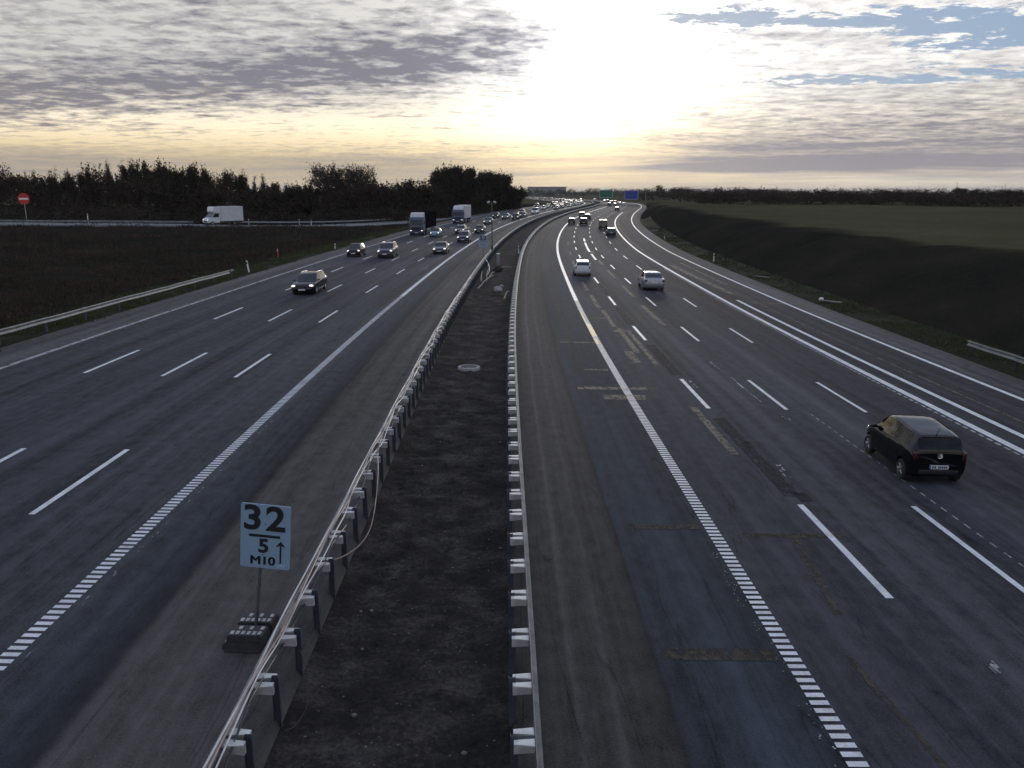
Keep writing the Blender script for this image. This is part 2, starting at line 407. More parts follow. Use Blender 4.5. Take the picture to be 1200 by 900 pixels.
M_BROWN = paint('brown repair strip', C(.098, .083, .066), .5, .8, .9, .06, .48)
M_DARKP = paint('dark sealed patch', C(.030, .030, .034), .3, .8, 1.5, .06, .47)
M_YEL = paint('yellow temporary line', C(.62, .40, .08), .5, .55, 3.0)

def soil_material(name, c1, c2, c3, sc1=1.2, sc2=9.0, bump=.6, coords='Object'):
    m, t, b = new_mat(name); tc = t.n('ShaderNodeTexCoord').outputs[coords]
    a = t.noise(tc, sc1, 5, .6); f = t.noise(tc, sc2, 5, .7)
    v = t.math('ADD', t.math('MULTIPLY', a, .55), t.math('MULTIPLY', f, .45))
    c1, c2, c3 = [tuple(q * .98 for q in c[:3]) + (1,) for c in (c1, c2, c3)]
    t.set(b.inputs['Base Color'], t.ramp(v, [(.32, c1), (.5, c2), (.68, c3)]))
    b.inputs['Roughness'].default_value = .98; b.inputs['Specular IOR Level'].default_value = .03
    bp = t.n('ShaderNodeBump'); bp.inputs['Strength'].default_value = bump; bp.inputs['Distance'].default_value = .08
    t.set(bp.inputs['Height'], f); t.set(b.inputs['Normal'], bp.outputs[0]); return m
M_SOIL = soil_material('dark median soil', C(.017, .0155, .015), C(.040, .036, .034), C(.112, .100, .092), 1.1, 12.0, 1.0)
M_FIELD = soil_material('rough autumn grassland', C(.028, .030, .019), C(.042, .043, .027), C(.060, .059, .038), .02, .3, .2)
M_SLOPE = soil_material('brown embankment growth', C(.018, .016, .013), C(.030, .026, .020), C(.046, .041, .028), .12, 1.2, .8)
def ground_material():
    m, t, b = new_mat('autumn field and dark banks'); tc = t.n('ShaderNodeTexCoord').outputs['Object']; h = t.n('ShaderNodeAttribute', attribute_name='heath').outputs['Fac']
    a1 = t.noise(tc, .03, 5, .6); a2 = t.noise(tc, .35, 5, .65); a3 = t.noise(tc, 2.5, 4, .7); a4 = t.noise(tc, .09, 5, .6)
    v = t.math('ADD', t.math('MULTIPLY', a1, .4), t.math('ADD', t.math('MULTIPLY', a2, .35), t.math('MULTIPLY', a3, .25)))
    fld = t.ramp(v, [(.34, C(.035, .031, .018)), (.5, C(.050, .045, .026)), (.66, C(.070, .062, .037))])
    v2 = t.math('ADD', t.math('MULTIPLY', a4, .45), t.math('ADD', t.math('MULTIPLY', a2, .25), t.math('MULTIPLY', a3, .3)))
    hea = t.ramp(v2, [(.34, C(.008, .0082, .0066)), (.46, C(.0125, .0125, .0095)), (.56, C(.020, .0165, .0125)), (.68, C(.027, .028, .017))])
    hh = t.step(t.math('ADD', h, t.math('MULTIPLY', t.math('SUBTRACT', a2, .5), .9)), .08, .92)
    sc2 = t.n('ShaderNodeVectorMath', operation='SCALE'); t.set(sc2.inputs[0], t.mix(hh, fld, hea)); sc2.inputs[3].default_value = 1.6; t.set(b.inputs['Base Color'], sc2.outputs[0]); b.inputs['Roughness'].default_value = 1.0; b.inputs['Specular IOR Level'].default_value = 0.0
    bp = t.n('ShaderNodeBump'); bp.inputs['Strength'].default_value = .7; bp.inputs['Distance'].default_value = .25; t.set(bp.inputs['Height'], a3); t.set(b.inputs['Normal'], bp.outputs[0]); return m
M_GROUND = ground_material()
M_VERGE = soil_material('gritty grass verge', C(.010, .012, .008), C(.020, .024, .012), C(.038, .042, .024), .35, 4.0, .9)

# ------------------------------------------------------------------ slip road alignment and terrain
RAMP = [(-260, 108, 5.6), (-150, 117, 4.1), (-78, 126, 2.95), (-47, 138, 2.35), (-38.5, 160, 1.3), (-28, 195, .45), (-12, 250, .35), (6, 310, .8)]
def ramp_curve(n=160):
    p = np.array(RAMP, float); tt = np.concatenate([[0], np.cumsum(np.hypot(*np.diff(p[:, :2], axis=0).T))])
    q = np.linspace(0, tt[-1], n)
    # Catmull-like smoothing: interpolate then average
    c = np.stack([np.interp(q, tt, p[:, i]) for i in range(3)], 1)
    for _ in range(60):
        c[1:-1] = (c[:-2] + 2 * c[1:-1] + c[2:]) / 4
    return c
RC = ramp_curve()
_d = np.gradient(RC[:, :2], axis=0); _d /= np.linalg.norm(_d, axis=1)[:, None]
RN = np.stack([-_d[:, 1], _d[:, 0]], 1)                  # to the far (left) side of the slip road
RAMP_W = 7.5
def ramp_off(d):
    return np.column_stack([RC[:, :2] + RN * d, RC[:, 2]])

def smooth(x): x = np.clip(x, 0, 1); return x * x * (3 - 2 * x)

def terrain_z(x, y, raw=False):
    shp = np.shape(x); x = np.ravel(x).astype(float); y = np.ravel(y).astype(float)
    s, o = to_so(x, y)
    zr = zat(s, o)
    # right: verge, bank, field
    brow = np.interp(s, [0, 60, 130, 230, 330, 450], [42, 40, 36, 31, 28.6, 27.5])
    top = np.interp(s, [0, 60, 200, 330, 480, 700], [2.9, 2.9, 3.3, 3.7, 2.4, 1.0])
    r = smooth((o - 24.4) / (brow - 24.4)) ** .8
    far = smooth((np.hypot(x, y) - 700) / 2500) * 3.0 + smooth((o - 90) / 160) * -.6
    zright = zr - .12 + (top + far - zr) * r + fbm(x / 14, y / 14, 3, 3) * 1.1 * r + fbm(x / 3.2, y / 3.2, 3, 17) * .35 * r + fbm(x / 60, y / 60, 3, 4) * 1.6 * smooth((o - 40) / 50)
    # left: verge, growth up to the slip road, low land behind
    rc = RC[::2]; dr = np.full(len(x), 1e9); zrp = np.zeros(len(x)); side = np.zeros(len(x))
    for a in range(0, len(x), 6000):
        ex = x[a:a + 6000, None] - rc[:, 0]; ey = y[a:a + 6000, None] - rc[:, 1]; j = np.argmin(ex * ex + ey * ey, 1); i = np.arange(len(j))
        dr[a:a + 6000] = np.hypot(ex[i, j], ey[i, j]); zrp[a:a + 6000] = rc[j, 2]; side[a:a + 6000] = ex[i, j] * RN[::2][j, 0] + ey[i, j] * RN[::2][j, 1]
    dm = np.maximum(-o - 25.0, 0)
    tt = smooth(dm / (dm + np.maximum(dr - 1.5, 0) + 1e-6))
    zin = (zr - .15) * (1 - tt) + (zrp - .22) * tt + fbm(x / 6, y / 6, 3, 9) * .7 * np.clip(np.minimum(dm, dr) / 6, 0, 1)
    zout = zrp - .22 - smooth((side - RAMP_W - 1.5) / 25) * 1.6
    zout = np.where(side < RAMP_W + 1, zrp - .22, zout)
    zleft = np.where(side > 0, zout, zin)
    behind = smooth((y - 300) / 120)
    zleft = zleft * (1 - behind) + (zr - .3 - smooth((-o - 28) / 30) * .8 + far) * behind
    z = np.where(o > 0, zright, zleft)
    inside = (o > -24.4) & (o < 23.9)
    z = np.where(inside, zr - .45, z)
    under = ((o >= 23.9) & (o < 29)) | ((o <= -24.4) & (o > -29))
    if not raw: z = np.where(under, z - .35 * np.clip((np.where(o > 0, 26.6, 29) - np.abs(o)) / 1.2, 0, 1), z)
    return z.reshape(shp)

def axis_pts(breaks):
    out = []
    for a, b, d in breaks: out += list(np.arange(a, b, d))
    return np.array(out)
gx = axis_pts([(-9000, -2000, 700), (-2000, -500, 150), (-500, -160, 20), (-160, -90, 4), (-90, 100, 1.25), (100, 180, 4), (180, 500, 20), (500, 2000, 150), (2000, 9700, 700)])
gy = axis_pts([(-200, -20, 20), (-20, 180, 1.5), (180, 340, 3), (340, 700, 10), (700, 2000, 60), (2000, 20001, 900)])
GX, GY = np.meshgrid(gx, gy)
GZ = terrain_z(GX, GY)
V = np.stack([GX, GY, GZ], -1).reshape(-1, 3)
F_ = grid_faces(len(gy), len(gx))
fc = V[F_].mean(1); fs_, fo_ = to_so(fc[:, 0], fc[:, 1])
brow_f = np.interp(fs_, [0, 60, 130, 230, 330, 450], [44, 44, 40, 33, 29, 27.5]) + fbm(fc[:, 0] / 9, fc[:, 1] / 9, 3, 21) * 9
vs_, vo_ = to_so(V[:, 0], V[:, 1])
brow_v = np.interp(vs_, [0, 60, 130, 230, 330, 450], [44, 42, 38, 32, 28.5, 27]) + fbm(V[:, 0] / 12, V[:, 1] / 12, 4, 21) * 16
heath = np.where(vo_ > 0, 1 - smooth((vo_ - brow_v + 5) / 12), 1.0); heath = heath * (1 - smooth((V[:, 1] - 400) / 120))
ground = np_mesh('ground', V, F_, [M_GROUND], smooth=True); tag(ground, 'rolling dark autumn ground around the motorway', kind='structure')
ga = ground.data.attributes.new('heath', 'FLOAT', 'POINT'); ga.data.foreach_set('value', heath.astype(np.float32))

# ------------------------------------------------------------------ carriageways, verges, median, slip road
near_s = np.concatenate([np.arange(-12, 60, 1.5), np.arange(60, 240, 3), np.arange(240, 1500, 10)])
oL = np.array([-24.2, -24.0, -23.6, -21.4, -18, -15, -12, -9, -7, -5.5, -4.2, -3.45, -3.3])
oR = np.array([.0, .15, 1, 2.6, 4, 6, 9, 12, 15, 18, 21, 23.2, 23.5])
def skirtL(SS, O): return np.where((O < -24.1), -.35, np.where(O > -3.4, -.25, 0)) - np.where((O < -23.8) & (O > -24.1), .03, 0)
def skirtR(SS, O): return np.where(O < .1, -.25, 0) + np.where(O > 23.3, -.35, 0)
tag(sheet('oncoming_carriageway', near_s, oL, M_ROADL, 0, skirtL), 'grey three lane carriageway with oncoming traffic', kind='structure')
tag(sheet('outgoing_carriageway', near_s, oR, M_ROADR, 0, skirtR), 'grey patched carriageway with traffic driving away', kind='structure')
ms = np.concatenate([np.concatenate([np.arange(-4, 6, .5), np.arange(6, 32, .09), np.arange(32, 40, .2)]), np.arange(40, 90, .5), np.arange(90, 160, 1.2), np.arange(160, 700, 6)])
mo = np.linspace(-3.38, .08, 46)
def soilz(SS, O):
    e = np.clip(np.minimum(O + 3.38, .08 - O) / .5, 0, 1)
    return -.10 + e * (fbm(O * .8, SS * .5, 4, 11) * .17 + fbm(O * 5.5, SS * 5.5, 4, 5) * .15) - .05 * e
tag(sheet('median_soil', ms, mo, M_SOIL, 0, soilz), 'dark bare lumpy soil strip between the guard rails', kind='structure')
vs = np.concatenate([np.arange(-10, 120, 1.0), np.arange(120, 420, 6)])
def vz(SS, O):
    d = np.abs(O) - 23.6
    x, y = at(SS, O); tz = terrain_z(x, y, True) + .03 - zat(SS, O) - .4 * ((O > 26.3) | (O < -28.5))
    k = smooth((d - .6) / np.where(O > 0, 2.0, 4.0))
    return (-.05 * (1 - k)) + tz * k + fbm(O * 1.5, SS * 1.5, 3, 31) * .14 * np.clip(d / 1.0, 0, 1) * (1 - k * .3)
tag(sheet('grass_verge', vs, np.array([-28.8, -28, -27, -26.2, -25.5, -25, -24.6, -24.2, -23.9]), M_VERGE, 0, vz), 'narrow mossy grass verge along the left shoulder', kind='structure')
tag(sheet('grass_verge', vs[vs < 250], np.array([23.15, 23.4, 23.8, 24.2, 24.6, 25.0, 25.4, 25.8, 26.2, 26.5]), M_VERGE, 0, vz), 'narrow grass verge along the right shoulder', kind='structure')

M_RAMP = soil_material('pale slip road asphalt', C(.09, .088, .088), C(.11, .107, .105), C(.135, .13, .125), .4, 6.0, .15)
M_RAMP.node_tree.nodes['Principled BSDF'].inputs['Roughness'].default_value = .65
M_RAMP.node_tree.nodes['Principled BSDF'].inputs['Specular IOR Level'].default_value = .4
offs = [-.6, -.1, 2, 4, 6, RAMP_W + .1, RAMP_W + .6]; zz = [-.5, 0, 0, 0, 0, 0, -.5]
V = np.stack([ramp_off(d) + np.array([0, 0, z]) for d, z in zip(offs, zz)], 1).reshape(-1, 3)
tag(np_mesh('slip_road', V, grid_faces(len(RC), len(offs)), M_RAMP, smooth=False), 'pale slip road climbing away to the left', kind='structure')
def ramp_strip(name, d0, d1, mat, a=0, b=None):
    A, B = ramp_off(d0)[a:b], ramp_off(d1)[a:b]
    V = np.stack([A, B], 1).reshape(-1, 3); V[:, 2] += .006
    uv = np.stack([np.tile([d0, d1], len(A)), np.repeat(np.arange(len(A)) * 3.0, 2)], -1)
    o = np_mesh(name, V, grid_faces(len(A), 2), mat, uv=uv); o['kind'] = 'structure'; return o
ramp_strip('edge_line', .25, .55, M_PAINT); ramp_strip('edge_line', RAMP_W - .55, RAMP_W - .25, M_PAINT)

# ------------------------------------------------------------------ painted markings
def strips(name, segs, mat, dz=.005, step=2.5):
    """segs: (s0, s1, o0, o1[, o0b, o1b]) painted rectangles following the road"""
    V = []; F = []; UV = []
    for g in segs:
        s0, s1, a0, a1 = g[:4]; b0, b1 = (g[4], g[5]) if len(g) > 4 else (a0, a1)
        n = max(2, int(abs(s1 - s0) / step) + 1); ss = np.linspace(s0, s1, n); f = (ss - s0) / (s1 - s0 + 1e-9)
        base = len(V)
        for si, fi in zip(ss, f):
            for oo in (a0 + (b0 - a0) * fi, a1 + (b1 - a1) * fi):
                p = P(si, oo, dz); V.append(p[:]); UV.append((oo, si))
        F += (grid_faces(n, 2) + base).tolist()
    o = np_mesh(name, V, np.array(F), mat, uv=UV); o['kind'] = 'structure'; return o

def dashes(o, s0, n=34, w=.155, first=-1): return [(s0 + 15 * i, s0 + 15 * i + 5.1, o - w / 2, o + w / 2) for i in range(first, n)]
M_PAINT.node_tree.nodes['Principled BSDF'].inputs['Specular IOR Level'].default_value = .3
strips('lane_line', dashes(-11.32, 18.4), M_PAINT); strips('lane_line', dashes(-14.3, 18.25), M_PAINT); strips('lane_line', dashes(-17.6, 18.4), M_PAINT)
strips('lane_line', dashes(7.71, 14.9, 42, .165, 0), M_PAINT); strips('lane_line', dashes(10.66, 14.85, 42, .15, 0), M_PAINT); strips('lane_line', dashes(13.58, 14.6, 42, .145, 0), M_PAINT)
def profiled(name, o, wd, s0, s1, s2, mat, per=.205, duty=.56):
    segs = [(s, s + per * duty, o - wd / 2, o + wd / 2) for s in np.arange(s0, s1, per)]
    strips(name, segs, mat); return strips(name, [(s1, s2, o - wd / 2, o + wd / 2)], mat)
profiled('edge_line', -8.32, .30, 6, 62, 900, M_PAINT); profiled('edge_line', 4.97, .30, 5, 62, 900, M_PAINT)
strips('edge_line', [(5, 900, -21.45, -21.2)], M_PAINT_OLD); strips('edge_line', [(5, 900, 20.8, 21.05)], M_PAINT)
strips('edge_line', [(18, 300, 16.42, 16.72)], M_PAINT); profiled('edge_line', 16.25, .1, 18, 90, 91, M_PAINT_OLD, .5, .6); strips('edge_line', [(18, 64, 17.52, 17.78)], M_PAINT)
strips('edge_line', [(22, 70, 18.75, 18.84), (120, 330, 17.3, 17.5)], M_GHOST)
strips('old_marking_trace', [(62.2, 62.55, 17.6, 20.7), (68, 96, 17.9, 18.5, 17.4, 18.1), (75, 100, 19.3, 19.6)], M_GHOST)
strips('old_marking_trace', [(83.7, 88, -9.45, -9.2), (97, 102, -9.5, -9.25), (13, 13.08, -9.6, -9.2)], M_GHOST)
# brown and grey remains of the temporary lanes beside the new edge line
def at_px(): pass
strips('old_marking_trace', [(24.2, 30.3, 7.02, 7.3), (41, 49, 6.55, 6.85), (49.5, 57, 6.35, 6.65), (38, 48.4, 7.05, 7.3), (38.5, 41.5, 6.05, 6.5), (47.6, 48.3, 6.3, 7.3), (58, 66, 6.2, 6.5),
        (69, 76, 6.15, 6.45), (92, 100, 6.4, 6.7), (110, 116, 6.5, 6.8), (130, 137, 6.55, 6.85)], M_GHOST)
strips('old_marking_trace', [(50.5, 60, 9.5, 9.85), (65, 73, 9.55, 9.85), (80, 88, 9.6, 9.9), (95, 101, 9.6, 9.9), (112, 118, 9.7, 9.95)], M_GHOST)
strips('lane_line', [(102, 112, 9.35, 9.6), (116, 136, 9.3, 9.6), (139, 147, 9.3, 9.6)], M_PAINT)
strips('old_marking_trace', [(32.8, 33.3, 3.0, 5.9), (43.8, 44.1, 2.9, 4.8), (36.6, 36.9, 3.6, 4.7), (31.1, 31.9, 3.9, 5.6), (53, 53.2, 4.9, 6.5)], M_GHOST)
strips('repair_strip', [(17.85, 18.1, 5.6, 8.0), (14.2, 17.85, 6.3, 6.5, 6.7, 6.9), (12.6, 13.0, 2.75, 4.75), (18.3, 18.6, 3.0, 4.7), (7.5, 12.8, 6.3, 6.42, 5.9, 6.05)], M_BROWN)
strips('repair_strip', [(20.6, 28.5, 7.5, 7.95), (35.8, 43.5, 7.45, 7.95), (50.8, 58.5, 7.45, 7.9), (66, 74, 7.5, 7.9), (81, 88, 7.5, 7.9), (20.2, 20.9, 7.8, 8.15), (24.8, 25.6, 7.75, 8.0)], M_DARKP)
strips('edge_line', [(43.4, 45.2, 4.82, 5.0), (45.9, 50.5, 4.82, 5.12), (50.5, 56, 4.82, 4.90)], M_YEL, .009)
# thin scratch-like remains and a dotted line of old road studs in the second lane
rs = random.Random(4)
sg = []; 
for k in range(7):
    a = 31 + k * 1.15; sg.append((a, a + 1.1, 10.05 - .02 * k + rs.uniform(-.04, .04), 10.09 - .02 * k + rs.uniform(-.04, .04)))
sg += [(15.2 + .55 * k, 15.2 + .55 * k + .28, 11.33, 11.37) for k in range(26)]
for k in range(60):
    a = rs.uniform(8.5, 17); sg.append((a, a + rs.uniform(.015, .035), 4.72 + rs.uniform(-.12, .06), 0)); sg[-1] = sg[-1][:3] + (sg[-1][2] + rs.uniform(.01, .03),)
for k in range(40):
    a = rs.uniform(12, 27); q = -8.04 + rs.uniform(0, .08); sg.append((a, a + rs.uniform(.03, .15), q, q + .014))
for (a, q) in [(22.4, 8.1), (22.9, 8.15), (12.2, 8.36), (33.6, 8.0), (34.5, 7.95), (11.0, 9.3), (28.5, 10.2)]:
    for j in range(5): b2 = a + rs.uniform(-.3, .3); c2 = q + rs.uniform(-.08, .08); sg.append((b2, b2 + rs.uniform(.05, .3), c2, c2 + rs.uniform(.01, .05)))
strips('old_marking_trace', sg, M_PAINT_OLD, .007)
# ------------------------------------------------------------------ guard rails
M_GALV = plain('galvanised steel', C(.42, .43, .44), .42, .8, .25, 3.0)
M_GALVL = plain('bright galvanised bracket', C(.60, .59, .56), .55, .25, .3, 5.0)
M_GALVD = plain('weathered galvanised steel', C(.26, .275, .27), .6, .45, .3, 2.0)
M_POST = plain('dull galvanised post', C(.075, .085, .105), .6, .4, .3, 5.0)
M_POLE = plain('grey painted pole', C(.14, .145, .15), .5, .6, .2, 4.0)
M_BLACK = plain('black rubber', C(.02, .02, .021), .75, 0, .3, 20.0)
M_WHITE = plain('white plastic', C(.72, .72, .70), .5, 0, .12, 8.0)

WPROF = [(0, 0), (.075, .028), (.075, .062), (.012, .098), (.012, .176), (.075, .212), (.075, .246), (0, .274)]    # (depth towards traffic, height): W beam, 0.31 m overall
def wbeam(name, pts, side, z0, parent, mat, s_depth=1.0):
    """pts: list of (x, y, z, nx, ny): path with the normal that points at the traffic"""
    V = []; F = []; n = len(WPROF)
    for (x, y, z, nx, ny) in pts:
        for d, h in WPROF: V.append((x + nx * d * s_depth, y + ny * d * s_depth, z + z0 + h * 1.12))
    back = len(V)
    for (x, y, z, nx, ny) in pts:
        for d, h in WPROF: V.append((x + nx * (d * s_depth - .006), y + ny * (d * s_depth - .006), z + z0 + h * 1.12))
    for i in range(len(pts) - 1):
        for k in range(n - 1):
            a = i * n + k; F.append((a, a + 1, a + n + 1, a + n)); a += back; F.append((a, a + n, a + n + 1, a + 1))
        for k in (0, n - 1):
            a = i * n + k; F.append((a, a + n, a + n + back, a + back))
    return np_mesh(name, V, np.array(F), mat, parent)

def post_mesh(h=.95, below=.35):
    m = MB(); t_ = .06; wd = .11
    m.prism([(-wd / 2, -.03), (wd / 2, -.03), (wd / 2, .03), (wd / 2 - .008, .03), (wd / 2 - .008, -.022), (-wd / 2 + .008, -.022), (-wd / 2 + .008, .03), (-wd / 2, .03)], 'z', -below, h)
    return m
def spacer_mesh(depth):
    """folded bracket: two flared white plates that reach from the post to the back of the rail"""
    m = MB()
    for sy in (-1, 1):
        m.prism([(0, -.045 + sy * .11), (0, .045 + sy * .11), (depth, .075 + sy * .115), (depth, -.075 + sy * .115)], 'z', -.012, .012)
        m.prism([(0, -.15), (0, -.004), (depth, -.002), (depth, -.13)], 'y', sy * .11 - .035, sy * .11 + .035)
    return m

def rail_with_posts(label, o_rail, face, s0, s1, post_o, spacing, zb, cat='guard rail', s_first=None, nmax=100, group=None, white=True):
    """face: +1 traffic on the side of larger offset, -1 on the other"""
    root = empty('guard_rail', P(s0, o_rail)); tag(root, label, cat, group)
    inv = Matrix.Translation(-root.location)
    ss = np.concatenate([np.arange(s0, min(s1, 140), 2.0), np.arange(140, s1, 5.0)]) if s1 > 140 else np.arange(s0, s1 + .01, 2.0)
    pts = []
    for s in ss:
        p = P(s, o_rail) - root.location; h = heading(s); jz = .012 * math.sin(s * 1.7) + .01 * math.sin(s * .53)
        pts.append((p.x, p.y, p.z + jz, math.cos(h) * face, -math.sin(h) * face))
    wbeam('rail', pts, face, zb, root, M_GALV if white else M_GALVD)
    pm = post_mesh(zb + .30).build('post', M_POST, None); sm = spacer_mesh(abs(o_rail - post_o) - .02).build('spacer', M_GALVL if white else M_GALV, None)
    pme, sme = pm.data, sm.data
    bpy.data.objects.remove(pm); bpy.data.objects.remove(sm)
    stv, stf, swv, swf = [], [], [], []
    k = 0
    for s in np.arange(s_first if s_first is not None else s0 + .4, s1, spacing):
        h = heading(s)
        for kind in ('post', 'spacer'):
            off = post_o
            loc = P(s, off) - root.location
            if kind == 'spacer': loc.z += zb + .24
            rz = -h + (0 if face > 0 else math.pi)
            tilt = rs.uniform(-.012, .012)
            if k < nmax:
                o = bpy.data.objects.new(kind, pme if kind == 'post' else sme); COL.objects.link(o); o.parent = root
                o.location = loc; o.rotation_euler = (tilt * 2, tilt * 1.6, rz + rs.uniform(-.05, .05)); o.location.z += rs.uniform(-.015, .01)
            else:
                me = pme if kind == 'post' else sme; Mx = Matrix.Translation(loc) @ Matrix.Rotation(rz, 4, 'Z')
                tv, tf = (stv, stf) if kind == 'post' else (swv, swf); b = len(tv)
                tv += [(Mx @ v.co)[:] for v in me.vertices]; tf += [[i + b for i in f.vertices] for f in me.polygons]
        k += 1
    for nm, tv, tf, mt in (('post', stv, stf, M_POST), ('spacer', swv, swf, M_GALVL)):
        if tv:
            m = MB(); m.v, m.f, m.m = tv, tf, [0] * len(tf); o = m.build(nm, mt, root, fixn=False); o['kind'] = 'stuff'
    return root
rail_with_posts('steel guard rail with pale brackets on the left edge of the median, cables on top', -3.72, -1, 4, 640, -3.42, 1.333, .44, s_first=8.15, group=None)
rail_with_posts('steel guard rail with pale brackets on the right edge of the dark median', .40, 1, 4, 640, .10, 1.333, .44, s_first=9.6)
rail_with_posts('plain steel guard rail on the left verge ending at a flared terminal', -24.35, 1, 8, 71.5, -24.55, 4.0, .44, s_first=11, white=False)
rail_with_posts('short length of guard rail on the right verge below the dark bank', 24.05, -1, 8, 42, 24.25, 4.0, .44, s_first=10, white=False)

def ramp_rail(label, d, face, a, b, zb, step):
    A = ramp_off(d)[a:b]; N = RN[a:b]; root = empty('guard_rail', A[0]); tag(root, label, 'guard rail')
    pts = [(p[0] - A[0][0], p[1] - A[0][1], p[2] - A[0][2], n[0] * face, n[1] * face) for p, n in zip(A, N)]
    wbeam('rail', pts, face, zb, root, M_GALVD)
    L = np.concatenate([[0], np.cumsum(np.hypot(*np.diff(A[:, :2], axis=0).T))])
    pm = post_mesh(zb + .3).build('post', M_POST, root); first = True
    for q in np.arange(.5, L[-1], step):
        o = pm if first else pm.copy()
        if not first: COL.objects.link(o)
        first = False
        o.location = [np.interp(q, L, A[:, i]) - A[0][i] - .02 * face * np.interp(q, L, N[:, i] if i < 2 else N[:, 0] * 0) for i in range(3)]
        o.rotation_euler = (0, 0, math.atan2(np.interp(q, L, N[:, 1]), np.interp(q, L, N[:, 0])))
    return root
iv = int(np.argmin(np.hypot(RC[:, 0] + 48, RC[:, 1] - 138)))
i0 = int(np.argmin(np.abs(RC[:, 0] + 130)))
ramp_rail('pale guard rail along the near edge of the slip road, left of the box van', -.15, 1, i0, iv, .42, 4.0)
i1 = int(np.argmin(np.hypot(RC[:, 0] + 44, RC[:, 1] - 142)))
ramp_rail('dark guard rail along the far edge of the slip road, right of the box van', RAMP_W + .2, -1, i1, len(RC) - 2, .42, 4.0)

# ------------------------------------------------------------------ cables on the left median rail
def cable(label, mat, r, fn, s0, s1, ds=.22, extra=None):
    m = MB(); pts = []
    for s in np.arange(s0, s1, ds):
        o_, z_ = fn(s); pts.append(P(s, o_, z_))
    if extra: pts += extra
    m.tube(pts, r, 6)
    return tag(m.build('cable', mat, None, smooth=60), label, 'cable', 'cables lying along the left median rail')
M_CABP = plain('salmon cable sheath', C(.40, .29, .23), .45, 0, .2, 6.0)
M_CABW = plain('pale cable sheath', C(.62, .60, .56), .45, 0, .15, 6.0)
M_CABK = plain('black cable sheath', C(.03, .03, .033), .4, 0, .3, 6.0)
def wv(s, a, b, c): return math.sin(s * a + c) * b
cable('salmon pink cable lying on top of the left median rail', M_CABP, .015, lambda s: (-3.66 + wv(s, 1.1, .035, 0), .775 + wv(s, 2.35, .02, 1)), 6, 70)
cable('pale cable wavering along the back of the left median rail', M_CABW, .014, lambda s: (-3.60 + wv(s, .8, .05, 2), .765 - .10 * max(0, math.sin(s * 1.18)) ** 2 + .02), 6, 70)
cable('thin black cable sagging between the brackets of the left median rail', M_CABK, .016, lambda s: (-3.56 + wv(s, .6, .06, 4), .76 - .22 * abs(math.sin(s * .59 + .3))), 6, 48)
cable('second pale cable lying in the trough of the left median rail', M_CABW, .016, lambda s: (-3.74 + wv(s, .9, .02, 5), .765 + wv(s, 1.9, .015, 3)), 6, 60)
# the loop that hangs free behind the rail
def loop(label, mat, r, ctrl, cat='cable', grp='cables lying along the left median rail', name='cable'):
    pts = []; n = len(ctrl)
    for i in range(n - 1):
        p0, p1, p2, p3 = (Vector(ctrl[max(0, min(n - 1, i + k))]) for k in (-1, 0, 1, 2))
        for k in range(8):
            u = k / 8; pts.append(.5 * ((2 * p1) + (p2 - p0) * u + (2 * p0 - 5 * p1 + 4 * p2 - p3) * u * u + (3 * p1 - p0 - 3 * p2 + p3) * u ** 3))
    pts.append(Vector(ctrl[-1])); m = MB(); m.tube(pts, r, 6)
    return tag(m.build(name, mat, None, smooth=60), label, cat, grp)
loop('salmon cable hanging in a free loop behind the left median rail', M_CABP, .012, [P(23, -3.6, .78), P(21.5, -3.5, .78), P(20.2, -3.3, .72), P(18.8, -3.14, .54), P(17.3, -3.04, .38), P(16.3, -3.12, .38), P(15.4, -3.3, .52), P(14.6, -3.52, .72), P(13.4, -3.62, .775), P(11.5, -3.64, .78)])
loop('pale cable hanging from the left median rail down to the heap of sticks', M_CABW, .03, [P(92, -3.62, .76), P(90, -3.4, .74), P(87, -3.0, .6), P(84, -2.7, .35), P(82, -2.65, .12), P(80.5, -2.72, .05)], grp=None)
loop('thin dark wire bowing down from the nearest bracket to the soil', M_CABK, .010, [P(11.6, -3.25, .70), P(11.4, -3.1, .45), P(11.0, -3.02, .15), P(10.8, -3.15, -.06), P(10.7, -3.3, -.1)], grp=None)

# ------------------------------------------------------------------ signs
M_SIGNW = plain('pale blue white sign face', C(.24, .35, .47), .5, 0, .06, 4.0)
M_INK = plain('black sign lettering', C(.012, .013, .016), .5, 0, .2, 8.0)
M_SIGNB = plain('sign back aluminium', C(.4, .41, .42), .5, .6, .1, 4.0)
M_BLOCK = plain('recycled foot block', C(.035, .036, .038), .8, 0, .35, 9.0, bump=.4)
M_BLOCKL = plain('dusty grey foot block', C(.42, .41, .38), .85, 0, .4, 9.0, bump=.4)
def text_mesh(txt, size, bold=0.0, depth=.004, sx=1.0):
    cu = bpy.data.curves.new('lettering', 'FONT'); cu.body = txt; cu.size = size; cu.align_x = 'CENTER'; cu.align_y = 'CENTER'
    cu.extrude = depth; cu.offset = bold; cu.resolution_u = 4
    o = bpy.data.objects.new('lettering', cu); COL.objects.link(o); bpy.context.view_layer.update()
    me = bpy.data.meshes.new_from_object(o.evaluated_get(bpy.context.evaluated_depsgraph_get()))
    bpy.data.objects.remove(o); bpy.data.curves.remove(cu)
    v = np.array([q.co[:] for q in me.vertices]); f = [list(p.vertices) for p in me.polygons]; bpy.data.meshes.remove(me)
    v[:, 0] *= sx
    return v, f
def rounded(wd, ht, r, n=5):
    pts = []
    for cx, cy, a0 in ((wd / 2 - r, ht / 2 - r, 0), (-wd / 2 + r, ht / 2 - r, 90), (-wd / 2 + r, -ht / 2 + r, 180), (wd / 2 - r, -ht / 2 + r, 270)):
        for k in range(n + 1):
            a = R_(a0 + 90 * k / n); pts.append((cx + r * math.cos(a), cy + r * math.sin(a)))
    return pts
